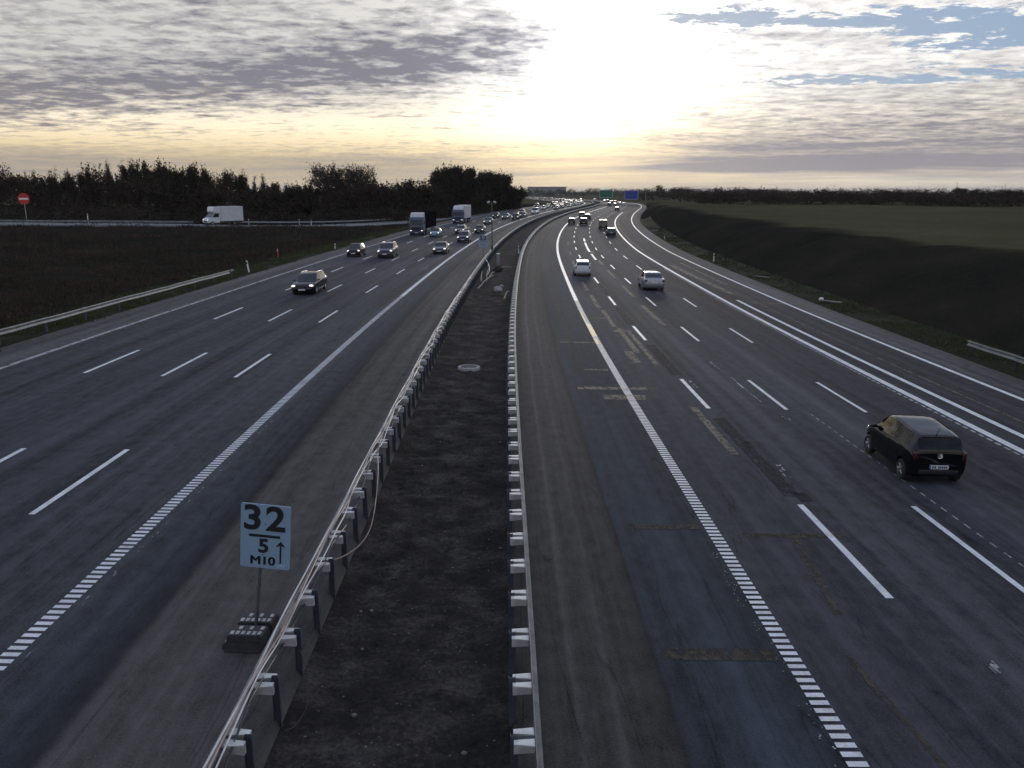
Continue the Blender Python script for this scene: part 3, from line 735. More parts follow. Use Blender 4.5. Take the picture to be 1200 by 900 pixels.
def km_sign(label, s, o, wd, ht, pole_h, tilt_z, lean, full=True, post_name=True, yaw=0.0):
    root = empty('kilometre_sign', P(s, o), -heading(s) + yaw); tag(root, label, 'road sign')
    # the pole leans; board faces the camera (-Y)
    d = Vector((math.sin(lean[0]), math.sin(lean[1]), 1)).normalized(); top = d * pole_h
    m = MB(); m.tube([Vector((0, 0, .02)), top * .55, top], .03, 8); m.build('pole', M_POLE, root, smooth=50)
    mb = MB(); mb.prism(rounded(wd, ht, .035), 'y', 0, .022)
    bd = mb.build('board', [M_SIGNW], root, fixn=True)
    bd.location = top + Vector((0, -.075, -ht * .42)); bd.rotation_euler = (0, tilt_z, 0)
    mk = MB(); mk.tube([(0, 0, -.2), (0, 0, ht * .3)], .012, 6)
    def put(txt, size, x, z, bold=0., sx=1.):
        v, f = text_mesh(txt, size, bold, .003, sx)
        L = MB(); L.add([(a + x, -.0045 + b2 * 0 - c, b + z) for (a, b, c), b2 in zip(v, v[:, 1])], f)
        return L
    T = MB()
    def addm(q): T.add(q.v, q.f)
    k = ht / .87
    addm(put('3', .46 * k, -.165 * k, .235 * k, .012 * k, 1.12)); addm(put('2', .46 * k, .13 * k, .235 * k, .012 * k, 1.12))
    T.box((-.01 * k, -.003, .01 * k), (.40 * k, .006, .035 * k))
    if full:
        addm(put('5', .26 * k, -.02 * k, -.135 * k, .008 * k, 1.1)); [addm(put('M10', .165 * k, (-.03 + q_) * k, -.335 * k, 0, 1.12)) for q_ in (-.006, .0, .006)]
        T.box((.2 * k, -.003, -.225 * k), (.022 * k, .006, .25 * k))
        T.prism([(.2 * k, -.045 * k), (.265 * k, -.125 * k), (.2 * k, -.1 * k), (.135 * k, -.125 * k)], 'y', -.006, 0)
        for (x, z) in ((0, .17 * k), (-.005 * k, -.03 * k), (-.03 * k, -.25 * k)): T.ball((x, -.003, z), (.011, .006, .011), 8, 5)
    else:
        addm(put('M10', .18 * k, 0, -.25 * k, 0, 1.08))
    lt = T.build('lettering', M_INK, bd)
    if full:
        st = MB(); st.box((.205 * k, -.002, -.385 * k), (.10 * k, .004, .045 * k)); st.build('sticker', plain('faded blue sticker', C(.30, .42, .55), .5, 0, .5, 60.0), bd)
    return root, bd
root, bd = km_sign('pale kilometre sign reading 32 5 M10 standing on dark foot blocks by the near rail', 13.05, -4.42, .85, 1.16, 2.5, R_(5.0), (R_(8.0), 0), True, yaw=R_(-3))
# its foot: a black plate and stacked foot blocks with rows of holes
m = MB(); m.box((-.08, -.02, .03), (.62, .86, .05), .012); m.build('foot_plate', M_BLOCK, root)
def foot_block(y, z, x=-.08):
    m = MB(); m.prism([(-.33, 0), (.33, 0), (.30, .11), (.24, .13), (-.24, .13), (-.30, .11)], 'y', -.17, .17)
    o = m.build('foot_block', M_BLOCK, root); o.location = (x, y, z)
    t_ = MB()
    for i in range(6):
        for j in range(2):
            if (i + j) % 2 == 0 or j == 0: t_.box((-.24 + .095 * i, -.085 + .16 * j, .134), (.062, .10, .012), .004)
    q = t_.build('tread', M_BLOCKL, o); return o
foot_block(-.26, .056, -.10); foot_block(.24, .056, -.02); foot_block(.20, .19, 0.0); foot_block(-.24, .19, -.02)

# camera mast with the next kilometre sign beside it
km_sign('small pale kilometre sign reading 32 beside the tall camera mast', 103.5, -4.55, 1.05, 1.42, 2.5, 0, (0, 0), False)
root = empty('camera_mast', P(104.5, -3.5), -heading(104.5)); tag(root, 'tall dark mast with two cameras on a crossbar behind the left median rail', 'camera mast')
m = MB(); m.tube([(0, 0, -.2), (0, 0, 3.2), (0, 0, 6.7)], [.085, .075, .06], 10); m.build('pole', M_POLE, root, smooth=50)
m = MB(); m.tube([(-.45, 0, 6.45), (.4, 0, 6.45)], .035, 8); m.build('crossbar', M_POLE, root, smooth=50)
for x, a in ((-.42, .5), (.36, -.35)):
    m = MB(); m.box((0, 0, 0), (.24, .46, .22), .04); m.lathe([(.0, -.24), (.085, -.24), (.085, -.22), (.1, -.2)], axis='y', n=14)
    o = m.build('camera', plain('pale camera housing', C(.55, .55, .54), .5, .1, .1), root, smooth=40); o.location = (x, -.05, 6.68); o.rotation_euler = (R_(-14), 0, a)
m = MB(); m.box((.0, -.14, 1.1), (.3, .16, .5), .02); m.build('control_box', M_POST, root)
root = empty('cable_cabinet', P(92.5, -2.15), -heading(92)); tag(root, 'slim grey cabinet with a pale cap standing in the median soil', 'cabinet')
m = MB(); m.box((0, 0, .55), (.36, .3, 1.25), .02); m.build('body', plain('grey cabinet', C(.20, .22, .25), .6, .2, .2), root)
m = MB(); m.box((0, 0, 1.21), (.44, .38, .1), .03); m.build('cap', M_WHITE, root)
m = MB(); m.box((0, -.156, .62), (.28, .012, .85), .004); d_ = m.build('door', plain('grey cabinet door', C(.24, .26, .29), .55, .2, .2), root)
h_ = MB(); h_.box((.09, -.172, .62), (.03, .025, .12), .006); h_.build('handle', M_BLACK, d_)

# manhole ring
root = empty('manhole', P(37.1, -1.72, -.10)); tag(root, 'round concrete manhole with a dark lid set in the median soil', 'manhole')
m = MB(); m.lathe([(.40, -.3), (.40, .06), (.42, .075), (.50, .075), (.52, .05), (.52, -.3)], n=40); m.build('ring', plain('pale concrete', C(.30, .29, .28), .85, 0, .3, 6.0, bump=.3), root, smooth=40)
m = MB(); m.lathe([(.0, .045), (.15, .045), (.395, .045), (.395, .0)], n=40)
for k in range(6): m.box((.22 * math.cos(k * 1.047), .22 * math.sin(k * 1.047), .05), (.1, .05, .012), .004)
m.build('lid', plain('iron manhole lid', C(.05, .05, .05), .7, .3, .3, 8.0), root, smooth=30)

# delineator posts
def delineator(label, loc, h=1.0, red=False, lean=0.0, grp=None):
    root = empty('delineator_post', loc, rs.uniform(-.2, .2)); tag(root, label, 'marker post', grp); root.rotation_euler[1] = lean
    m = MB(); m.prism([(-.06, -.04), (.06, -.04), (.075, .02), (0, .055), (-.075, .02)], 'z', -.3, h - .06); m.box((0, 0, h - .03), (.12, .07, .07), .02)
    m.build('post', M_WHITE if not red else plain('red plastic', C(.45, .05, .04), .5, 0, .2), root, smooth=30)
    m = MB(); m.box((0, -.045, h - .22), (.11, .012, .18), .004); m.build('reflector', M_BLACK if not red else M_WHITE, root)
    return root
def TZ(x, y): return float(terrain_z(np.array([x]), np.array([y]), True)[0])
def on_ground(s, o, dz=0.0):
    x, y = at(s, o); return Vector((float(x), float(y), TZ(x, y) + .02 + dz))
delineator('white marker post on the left verge beside the dark hatchback', on_ground(107.5, -24.3), 1.15)
delineator('red and white marker post in the growth past the end of the left rail', on_ground(96, -28.2), 1.0, True)
delineator('leaning marker post just behind the end of the left rail', on_ground(76, -24.7), 1.2, False, R_(-9))
delineator('white marker post on the right verge below the dark bank, nearer one', on_ground(103, 24.1), 1.05)
delineator('white marker post on the right verge, farther one near the bend', on_ground(149.8, 23.8), 1.0)
def on_ramp(i, d): p = ramp_off(d)[i]; return Vector(p)
iq = int(np.argmin(np.hypot(RC[:, 0] + 56, RC[:, 1] - 132)))
delineator('white marker post on the slip road behind its pale rail, left of the box van', on_ramp(iq - 4, RAMP_W + 1.4) , 1.5)
for (xx, yy, lb) in ((-41, 152, 'short white marker post right of the white box van'), (-39.0, 160, 'white marker post midway along the slip road curve'), (-36, 170, 'white marker post where the slip road nears the main road')):
    ii = int(np.argmin(np.hypot(RC[:, 0] - xx, RC[:, 1] - yy))); delineator(lb, on_ramp(ii, RAMP_W + .8 if 'mid' not in lb else -.8), 1.1)
delineator('small marker post standing in the median close to the right rail', P(112, -.35, -.1), 1.0)

# no-entry sign on the slip road
ii = int(np.argmin(np.abs(RC[:, 0] + 77))); pr = ramp_off(RAMP_W + 1.0)[ii]
root = empty('no_entry_sign', pr, R_(10)); tag(root, 'round red no entry sign with a white bar beside the slip road', 'road sign')
m = MB(); m.tube([(0, 0, -.3), (0, 0, 4.45)], .05, 8); m.build('pole', M_GALV, root, smooth=50)
dsc = MB(); dsc.lathe([(0, -.02), (.88, -.02), (.90, 0), (.88, .02), (0, .02)], (0, -.09, 3.75), 'y', 36); d_ = dsc.build('sign_disc', plain('red sign face', C(.48, .025, .02), .45, 0, .1), root, smooth=40)
m = MB(); m.box((0, -.117, 3.75), (1.36, .012, .30), .004); m.build('bar', plain('white sign bar', C(.78, .76, .76), .5, 0, .05), d_)

# gantry with the green and the blue direction sign
SG = 455.0
root = empty('sign_gantry', P(SG, 9.0), -heading(SG)); tag(root, 'grey gantry carrying a green and a blue direction sign over the far carriageway', 'sign gantry')
m = MB(); m.tube([(15.2, 0, -.5), (15.2, 0, 7.0)], .22, 10); m.build('post', M_POLE, root); m = MB(); m.tube([(-9.2, 0, -.5), (-9.2, 0, 7.0)], .22, 10); m.build('post', M_POLE, root)
m = MB()
for z in (5.9, 6.9): m.tube([(-9.2, 0, z), (15.2, 0, z)], .08, 6)
for k in range(24): m.tube([(-9.2 + k * 1.017, 0, 5.9 + (k % 2)), (-9.2 + (k + 1) * 1.017, 0, 5.9 + ((k + 1) % 2))], .04, 5)
m.build('beam', M_POLE, root)
GANTRY = root
def gantry_panel(label, x, wd, ht, z, col):
    m = MB(); m.prism(rounded(wd, ht, .25), 'y', -.06, .06)
    o = m.build('sign_panel', plain(label, col, .5, 0, .08), GANTRY); o.location = (x, -.35, z); o['label'] = label
    r = MB(); a, b = wd / 2 - .22, ht / 2 - .22
    for (p, q) in (((-a, b), (a, b)), ((-a, -b), (a, -b))): r.box(((p[0] + q[0]) / 2, -.068, p[1]), (a * 2, .012, .12))
    for x_ in (-a, a): r.box((x_, -.068, 0), (.12, .012, b * 2 - .13))
    r.build('border', M_WHITE, o)
gantry_panel('green direction sign panel', -6.0, 7.2, 4.3, 5.4, C(.008, .13, .095)); gantry_panel('blue direction sign panel', 7.6, 7.4, 4.9, 4.9, C(.010, .050, .27))

# heap of sticks and rubble in the median
M_STICK = plain('bleached wood', C(.42, .36, .28), .8, 0, .3, 8.0)
M_STONE = plain('pale rubble', C(.34, .32, .30), .9, 0, .3, 6.0, bump=.3)
def stick(label, a, b, r=.03, n=5):
    m = MB(); a, b = Vector(a), Vector(b); pts = [a.lerp(b, k / n) + Vector((rs.uniform(-.05, .05), rs.uniform(-.05, .05), rs.uniform(-.02, .04) + .12 * math.sin(math.pi * k / n))) for k in range(n + 1)]
    m.tube(pts, [r * (1 - .5 * k / n) for k in range(n + 1)], 6)
    return tag(m.build('branch', M_STICK, None, smooth=60), label, 'branch', 'sticks dumped in the median')
stick('long bare stick lying towards the camera at the front of the heap', P(69, -2.9, .0), P(77, -2.0, .35), .055)
stick('bare stick lying across the middle of the heap beside the left rail', P(76, -2.3, .25), P(80, -2.0, .4), .05)
stick('short crooked stick standing at the left of the heap', P(74.5, -3.0, .0), P(76.5, -2.95, .75), .06)
stick('bent stick in the middle of the heap leaning on another', P(75, -2.55, .0), P(78, -2.5, .8), .05)
stick('pale straight stick lying behind the grey cabinet', P(88.5, -1.75, .02), P(88.8, -.55, .05), .05)
stick('short pale stick left of the right rail at the front', P(62.5, -.55, .0), P(65, -.25, .3), .06)
def rock(label, loc, r, nm='stone', grp=None, mat=None):
    bm = bmesh.new(); bmesh.ops.create_icosphere(bm, subdivisions=2, radius=1.0); sd_ = rs.uniform(0, 99)
    for v in bm.verts: k = 1 + .7 * float(fbm(np.array([v.co.x * 1.3 + sd_]), np.array([v.co.y * 1.3 + v.co.z * 2.1]), 3, 2)[0]); v.co = Vector((v.co.x * r[0] * k, v.co.y * r[1] * k, max(-.4, v.co.z) * r[2] * k))
    me = bpy.data.meshes.new(nm); bm.to_mesh(me); bm.free(); me.materials.append(mat or M_STONE); o = link(nm, me); o.location = loc; return tag(o, label, 'stone', grp)
rock('pale lump of rubble beside the stick heap, largest one', P(68, -1.2, .0), (.38, .35, .34)); rock('small pale stone lying behind the rubble lump', P(71, -1.0, 0), (.18, .2, .16)); rock('dark clod of soil behind the grey cabinet', P(86, -1.9, 0), (.5, .5, .35), mat=M_SOIL)
rock('white stone on the right verge beside the pale slab', on_ground(65.2, 24.6, .1), (.2, .17, .18), mat=M_WHITE)
m = MB(); m.box((0, 0, .05), (2.0, .45, .10), .03); o = m.build('concrete_slab', plain('weathered slab', C(.16, .155, .145), .9, 0, .4, 2.0), None); o.location = on_ground(63.8, 25.0, .02); o.rotation_euler = (0, R_(4), R_(-20)); tag(o, 'flat pale slab lying on the right verge', 'slab')
m = MB(); m.box((0, 0, .05), (1.8, .4, .08), .03); o = m.build('concrete_slab', plain('weathered slab', C(.16, .155, .145), .9, 0, .4, 2.0), None); o.location = on_ground(83, 25.0, .02); o.rotation_euler = (0, R_(5), R_(-10)); tag(o, 'narrow pale slab lying on the right verge, the farther one', 'slab')

rgs = np.random.default_rng(5); Vs, Fs = [], []
_bm = bmesh.new(); bmesh.ops.create_icosphere(_bm, subdivisions=1, radius=1.0); _v = np.array([v.co[:] for v in _bm.verts]); _f = np.array([[v.index for v in f.verts] for f in _bm.faces]); _bm.free()
for k in range(650):
    s_ = 8.5 * (80 / 8.5) ** rgs.random(); o_ = rgs.uniform(-3.2, -.1); r_ = rgs.uniform(.006, .020) * (1 + 1.4 * (rgs.random() > .95)); p_ = P(s_, o_, 0); p_.z += float(soilz(np.array([s_]), np.array([o_]))[0])
    Fs.append(_f + len(Vs) * len(_v)); Vs.append(_v * r_ * rgs.uniform(.6, 1.3, 3) * (1 + .25 * rgs.normal(size=(len(_v), 1)) * .6) + np.array(p_[:]))
tag(np_mesh('gravel', np.concatenate(Vs), np.concatenate(Fs), plain('dusty stone', C(.15, .14, .13), .9, 0, .5, 3.0)), 'loose pale stones strewn over the median soil', 'gravel', None, 'stuff')
# ------------------------------------------------------------------ vehicles (built facing +Y, wheels on z = 0)
def car_paint(name, col, metal=.0, rough=.32, coat=.8, spec=.5):
    m, t, b = new_mat(name); tc = t.n('ShaderNodeTexCoord').outputs['Object']
    n = t.noise(tc, 2.5, 4, .6); sp = t.n('ShaderNodeSeparateXYZ'); t.set(sp.inputs[0], tc)
    dirt = t.math('MULTIPLY', t.step(sp.outputs[2], .75, .25), t.math('ADD', .02, t.math('MULTIPLY', n, .3)))      # road film on the sills
    c = t.mix(dirt, col, C(.035, .032, .03)); t.set(b.inputs['Base Color'], c)
    b.inputs['Metallic'].default_value = metal; t.set(b.inputs['Roughness'], t.math('ADD', rough, t.math('MULTIPLY', dirt, .5)))
    b.inputs['Coat Weight'].default_value = coat; b.inputs['Specular IOR Level'].default_value = spec; b.inputs['Coat Roughness'].default_value = .03
    return m
PAINTS = dict(black=car_paint('black car paint', C(.003, .003, .0045), 0, .8, .9, 0.0), white=car_paint('white car paint', C(.62, .63, .65)), silver=car_paint('silver car paint', C(.34, .36, .39), .55, .35),
    navy=car_paint('dark blue car paint', C(.018, .025, .05), .2), grey=car_paint('dark grey car paint', C(.055, .058, .065), .4, .35), blue=car_paint('light blue car paint', C(.16, .30, .42), .2, .35),
    red=car_paint('dark red car paint', C(.14, .015, .012)), beige=car_paint('pale metallic car paint', C(.40, .38, .34), .4, .35), green=car_paint('dark green car paint', C(.03, .06, .045), .2))
def glass_mat(name, col=C(.012, .015, .018)):
    m, t, b = new_mat(name); tc = t.n('ShaderNodeTexCoord').outputs['Object']
    n = t.noise(tc, 3.0, 2); t.set(b.inputs['Base Color'], t.mix(n, col, tuple(c * 1.8 for c in col[:3]) + (1,)))
    b.inputs['Roughness'].default_value = .06; b.inputs['Specular IOR Level'].default_value = .6; return m
M_GLASS = glass_mat('tinted car glass')
M_GLASSL = glass_mat('side glass with daylight behind it', C(.16, .165, .12))  # opaque; the pale colour stands in for daylight seen through the cabin
M_TYRE = plain('tyre rubber', C(.018, .018, .019), .8, 0, .3, 20.0)
M_RIM = plain('alloy rim', C(.34, .35, .37), .35, .8, .15, 8.0)
M_TRIM = plain('black car trim', C(.012, .012, .013), .5, 0, .2, 10.0)
M_HEAD = plain('lit headlamp', C(.8, .8, .8), .2, 0, .05, 5.0, emit=(1.0, .93, .80, 1.2))
M_HEADOFF = plain('headlamp lens', C(.55, .56, .58), .15, .3, .1, 5.0, coat=1.0)
M_TAIL = plain('red tail lamp lens', C(.05, .005, .005), .25, 0, .3, 12.0, coat=.4)
M_PLATE = plain('number plate', C(.62, .64, .66), .4, 0, .08, 6.0)
M_CHROME = plain('chrome', C(.65, .66, .68), .15, 1.0, .05, 6.0)

def pchip(x, y):
    x = np.array(x, float); y = np.array(y, float); h = np.diff(x); d = np.diff(y) / h; m = np.zeros(len(x))
    m[0], m[-1] = d[0], d[-1]
    for i in range(1, len(x) - 1):
        m[i] = 0 if d[i - 1] * d[i] <= 0 else (h[i - 1] + h[i]) * 3 / ((2 * h[i] + h[i - 1]) / d[i - 1] + (h[i] + 2 * h[i - 1]) / d[i])
    def f(q):
        q = np.clip(np.asarray(q, float), x[0], x[-1]); i = np.clip(np.searchsorted(x, q) - 1, 0, len(x) - 2); t = (q - x[i]) / h[i]
        return (y[i] * (1 + 2 * t) * (1 - t) ** 2 + h[i] * m[i] * t * (1 - t) ** 2 + y[i + 1] * t * t * (3 - 2 * t) + h[i] * m[i + 1] * t * t * (t - 1))
    return f
NV = 14
class Shape:
    def __init__(s, sp):
        s.sp = sp; s.L, s.W = sp['L'], sp['W']
        g = lambda k: pchip(*zip(*sp[k]))
        s.deck, s.roof, s.und, s.plan, s.rw = g('deck'), g('roof'), g('und'), g('plan'), g('rw')
    def section(s, y):
        w = s.W / 2 * float(s.plan(y)); zb, zd = float(s.und(y)), float(s.deck(y)); zr = max(zd, float(s.roof(y))); H = zd - zb
        gg = zr - zd; tt = min(1, gg / .22); tt = tt * tt * (3 - 2 * tt); wr = s.W / 2 * float(s.rw(y)) * min(1, float(s.plan(y)) / .9)
        low = [(0, zb), (.80 * w, zb), (.94 * w, zb + .08 * H), (.985 * w, zb + .28 * H), (w, zb + .55 * H), (.992 * w, zb + .80 * H), (.968 * w, zb + .93 * H), (.935 * w, zd)]
        fr = [.35, .72, .93, .985, 1, 1]; xh = [.88 * w, .82 * w, .75 * w, .62 * w, .35 * w, 0]
        xg = [.925 * w + (wr - .925 * w) * f for f in fr[:3]] + [wr - .07, wr * .55, 0]
        up = []
        for f, a, b in zip(fr, xh, xg):
            x = a + (b - a) * tt; z = zd + f * gg + .022 * (1 - (x / max(w, .01)) ** 2); up.append((x, z))
        return low + up
    def S(s, y, v):
        p = s.section(y); i = int(min(max(v, 0), NV - 1.0001)); f = v - i
        return Vector((p[i][0] * (1 - f) + p[i + 1][0] * f, y, p[i][1] * (1 - f) + p[i + 1][1] * f))
    def N(s, y, v):
        e = .01; a = s.S(y + e, v) - s.S(y - e, v); b = s.S(y, min(v + .06, NV - 1)) - s.S(y, max(v - .06, 0)); n = a.cross(b)
        if n.length < 1e-9: return Vector((0, 0, 1))
        n.normalize(); c = s.S(y, v) - Vector((0, y, .7))
        return n if n.dot(c) > 0 else -n
    def patch(s, mb, ybot, ytop, v0, v1, side=1, off=.006, ny=8, nv=6, mi=0):
        """surface patch: ybot/ytop = y-range at v0 / v1"""
        vs = []; fs = []
        for i in range(nv + 1):
            f = i / nv; v = v0 + (v1 - v0) * f; a = ybot[0] + (ytop[0] - ybot[0]) * f; b = ybot[1] + (ytop[1] - ybot[1]) * f
            for j in range(ny + 1):
                y = a + (b - a) * j / ny; p = s.S(y, v) + s.N(y, v) * off; vs.append((p.x * side, p.y, p.z))
        for i in range(nv):
            for j in range(ny): k = i * (ny + 1) + j; fs.append((k, k + 1, k + ny + 2, k + ny + 1))
        mb.add(vs, fs, mi)
    def cross_patch(s, mb, y0, y1, vlo, off=.006, ny=6, nv=6):
        """full-width patch (windscreen, rear window), vlo = edge v at y0 and y1"""
        vs = []; fs = []; nc = 2 * nv + 1
        for j in range(ny + 1):
            f = j / ny; y = y0 + (y1 - y0) * f; v0 = vlo[0] + (vlo[1] - vlo[0]) * f
            half = [(v0 + (NV - 1 - v0) * i / nv) for i in range(nv + 1)]
            row = [(s.S(y, v), s.N(y, v), -1) for v in half] + [(s.S(y, v), s.N(y, v), 1) for v in half[-2::-1]]
            for p, n, sd in row: q = p + n * off; vs.append((q.x * sd, q.y, q.z))
        for j in range(ny):
            for i in range(nc - 1): k = j * nc + i; fs.append((k, k + 1, k + nc + 1, k + nc))
        mb.add(vs, fs)

def clear_glass(name, tint, refl=1.0):
    m = bpy.data.materials.new(name); m.use_nodes = True; nt = m.node_tree; nt.nodes.clear(); t = NT(nt)
    out = t.n('ShaderNodeOutputMaterial'); tr = t.n('ShaderNodeBsdfTransparent'); gl = t.n('ShaderNodeBsdfGlossy'); fr = t.n('ShaderNodeFresnel'); mx = t.n('ShaderNodeMixShader')
    n = t.noise(t.n('ShaderNodeTexCoord').outputs['Object'], 4.0, 3); t.set(tr.inputs['Color'], t.mix(n, tint, tuple(c * .9 for c in tint[:3]) + (1,)))
    gl.inputs['Roughness'].default_value = .03; fr.inputs['IOR'].default_value = 1.45
    t.set(mx.inputs[0], fr.outputs[0]); t.set(mx.inputs[1], tr.outputs[0]); t.set(mx.inputs[2], gl.outputs[0]); t.set(out.inputs['Surface'], mx.outputs[0]); return m
M_CLEAR = clear_glass('clear car glass', C(.72, .76, .70)); M_SMOKE = clear_glass('smoked rear glass', C(.30, .32, .33))
def open_windows(body, sh, sp):
    """take the shell away inside the window outlines, so one sees through the cabin"""
    bm = bmesh.new(); bm.from_mesh(body.data); kill = []
    def inside(c):
        x, y, z = abs(c.x), c.y, c.z
        for (b0, b1, t0, t1) in sp['sidewin']:
            if min(b0, t0) < y < max(b1, t1):
                z0, z1 = sh.S(y, 7.42).z, sh.S(y, 9.62).z
                if z0 < z < z1 and x > sh.S(y, 9.9).x - .01:
                    f = (z - z0) / (z1 - z0)
                    if b0 + (t0 - b0) * f + .015 < y < b1 + (t1 - b1) * f - .015: return True
        for (y0, y1), vl in ((sp['screen'], 9.25), (sp['rearwin'], 9.55)):
            a_, b_ = min(y0, y1), max(y0, y1)
            if a_ + .02 < y < b_ - .012 and z > sh.S(y, vl).z - .01 and x < sh.S(y, vl + .15).x: return True
        return False
    for f in bm.faces:
        if inside(f.calc_center_median()): kill.append(f)
    bmesh.ops.delete(bm, geom=kill, context='FACES'); bm.to_mesh(body.data); bm.free()

def make_car(kind, sp, paint_, lit, name='car', cabin=False):
    sh = Shape(sp); L, W = sp['L'], sp['W']; r = sp['wr']; ra, fa = sp['axles']; root = empty(name)
    ys = sorted(set([round(q, 3) for q in list(np.linspace(-L / 2, L / 2, 40)) + [p[0] for k in ('deck', 'roof', 'plan', 'und') for p in sp[k]] +
        [-L / 2 + .015, -L / 2 + .04, -L / 2 + .08, L / 2 - .015, L / 2 - .04, L / 2 - .08, L / 2 - .16]]))
    ys = [y for i, y in enumerate(ys) if i == 0 or y - ys[i - 1] > .008]
    if cabin: ys = sorted(ys + [(a + b) / 2 for a, b in zip(ys, ys[1:])]); ys = sorted(ys + [(a + b) / 2 for a, b in zip(ys, ys[1:])])
    vq = [float(q) for q in range(7)] + list(np.arange(7, 13.01, .25)) if cabin else [float(q) for q in range(NV)]
    vs = []; fs = []; nc = 2 * len(vq) - 2
    for y in ys:
        p = [(q.x, q.z) for q in (sh.S(y, v) for v in vq)]; ring = [(x, y, z) for x, z in p] + [(-x, y, z) for x, z in p[-2:0:-1]]; vs += ring
    for i in range(len(ys) - 1):
        for k in range(nc): fs.append((i * nc + k, i * nc + (k + 1) % nc, (i + 1) * nc + (k + 1) % nc, (i + 1) * nc + k))
    fs.append(tuple(range(nc))[::-1]); fs.append(tuple((len(ys) - 1) * nc + k for k in range(nc)))
    mb = MB(); mb.add(vs, fs); body = mb.build('body', [paint_, M_TRIM], root)
    cut = MB()
    for ya in (ra, fa):
        for sx in (-1, 1): cut.lathe([(0, -.17), (r + .055, -.17), (r + .055, .17), (0, .17)], (sx * (W / 2 - .06), ya, r + .02), 'x', 28)
    co = cut.build('cutter', [paint_, M_TRIM], None); co.data.polygons.foreach_set('material_index', [1] * len(co.data.polygons))
    md = body.modifiers.new('b', 'BOOLEAN'); md.object = co; md.operation = 'DIFFERENCE'; md.solver = 'EXACT'
    bpy.context.view_layer.update()
    me = bpy.data.meshes.new_from_object(body.evaluated_get(bpy.context.evaluated_depsgraph_get()))
    body.modifiers.clear(); body.data = me; me.name = 'body'; bpy.data.objects.remove(co)
    if cabin: open_windows(body, sh, sp)
    me.shade_smooth(); me.set_sharp_from_angle(angle=R_(38))
    # glazing
    m = MB(); y0, y1 = sp['screen']; sh.cross_patch(m, y0, y1, (9.1, 10.35)); m.build('windscreen', M_GLASS, root, smooth=60)
    y0, y1 = sp['rearwin']; m = MB(); sh.cross_patch(m, y0, y1, (9.4, 10.3)); m.build('rear_window', M_GLASS, root, smooth=60)
    for sx in (-1, 1):
        for (b0, b1, t0, t1) in sp['sidewin']:
            m = MB(); sh.patch(m, (b0, b1), (t0, t1), 7.25, 9.75, sx); m.build('side_window', M_GLASS, root, smooth=60)
        for (b0, b1) in sp.get('doors', []):
            m = MB(); sh.patch(m, (b0, b1), (b0 + .02, b1 - .0), 2.4, 7.1, sx, .005, 8, 8); d_ = m.build('door', paint_, root, smooth=60)
            q = sh.S(b0 + .16, 6.0) + Vector((.012, 0, 0)); h = MB(); h.box((q.x * sx, q.y, q.z), (.03, .17, .028), .008); h.build('handle', paint_, d_)
        # mirrors
        ym = sp['mirror']; q = sh.S(ym, 7.3); m = MB(); m.box((sx * (q.x + .10), ym, q.z + .05), (.16, .08, .11), .032); m.tube([(sx * (q.x - .02), ym, q.z + .01), (sx * (q.x + .08), ym, q.z + .05)], .018, 6); m.build('mirror', paint_, root, smooth=40)
        # lamps
        hx, hy, hz, ha, hb, hc = sp['headlamp']; m = MB(); m.ball((sx * hx, hy, hz), (ha, hb, hc)); m.build('headlight', M_HEAD if lit else M_HEADOFF, root, smooth=60)
        tx, ty, tz, ta, tb, tc_ = sp['taillamp']; m = MB(); m.box((sx * tx, ty, tz), (ta, tb, tc_), min(ta, tb, tc_) * .3); m.build('tail_light', M_TAIL, root, smooth=40)
        for ya in (ra, fa):
            xo = sx * (W / 2 - .105)
            m = MB(); m.lathe([(r * .62, -.09), (r * .9, -.1), (r, -.07), (r, .07), (r * .9, .1), (r * .62, .09)], (0, 0, 0), 'x', 28); wv_ = m.build('wheel', M_TYRE, root, smooth=40); wv_.location = (xo, ya, r)
            m = MB(); m.lathe([(r * .66, sx * .085), (r * .60, sx * .09), (r * .56, sx * .03), (0.05, sx * .035)], (0, 0, 0), 'x', 28)
            m.lathe([(.0, sx * .075), (r * .16, sx * .075), (r * .18, sx * .03)], (0, 0, 0), 'x', 14)
            for k in range(5 if kind != 'van' else 6):
                a = 2 * math.pi * k / 5; u = Vector((0, math.cos(a), math.sin(a))); m.tube([u * r * .12 + Vector((sx * .07, 0, 0)), u * r * .61 + Vector((sx * .078, 0, 0))], [.030, .024], 6)
            m.build('rim', M_RIM, wv_, smooth=40)
    # plates, grille, bumper strip
    py = sp['plate_r']; m = MB(); m.box((0, py[0], py[1]), (.52, .02, .115), .004); m.build('number_plate', M_PLATE, root)
    py = sp['plate_f']; m = MB(); m.box((0, py[0], py[1]), (.52, .02, .115), .004); m.build('number_plate', M_PLATE, root)
    gy, gz, gw, gh = sp['grille']; m = MB(); m.box((0, gy, gz), (gw, .07, gh), .02)
    for k in range(3): m.box((0, gy + .03, gz - gh * .3 + k * gh * .3), (gw * .94, .025, gh * .1), .004)
    m.build('grille', M_TRIM, root)
    if sp.get('rails'):
        for sx in (-1, 1):
            m = MB(); a, b = sp['rails']; m.tube([Vector((sx * (sh.S(y, 11).x - .0), y, sh.S(y, 11).z + .045)) for y in np.linspace(a, b, 9)], .018, 6); m.build('roof_rail', M_RIM, root, smooth=50)
    if sp.get('wiper'):
        pass
    return root, sh

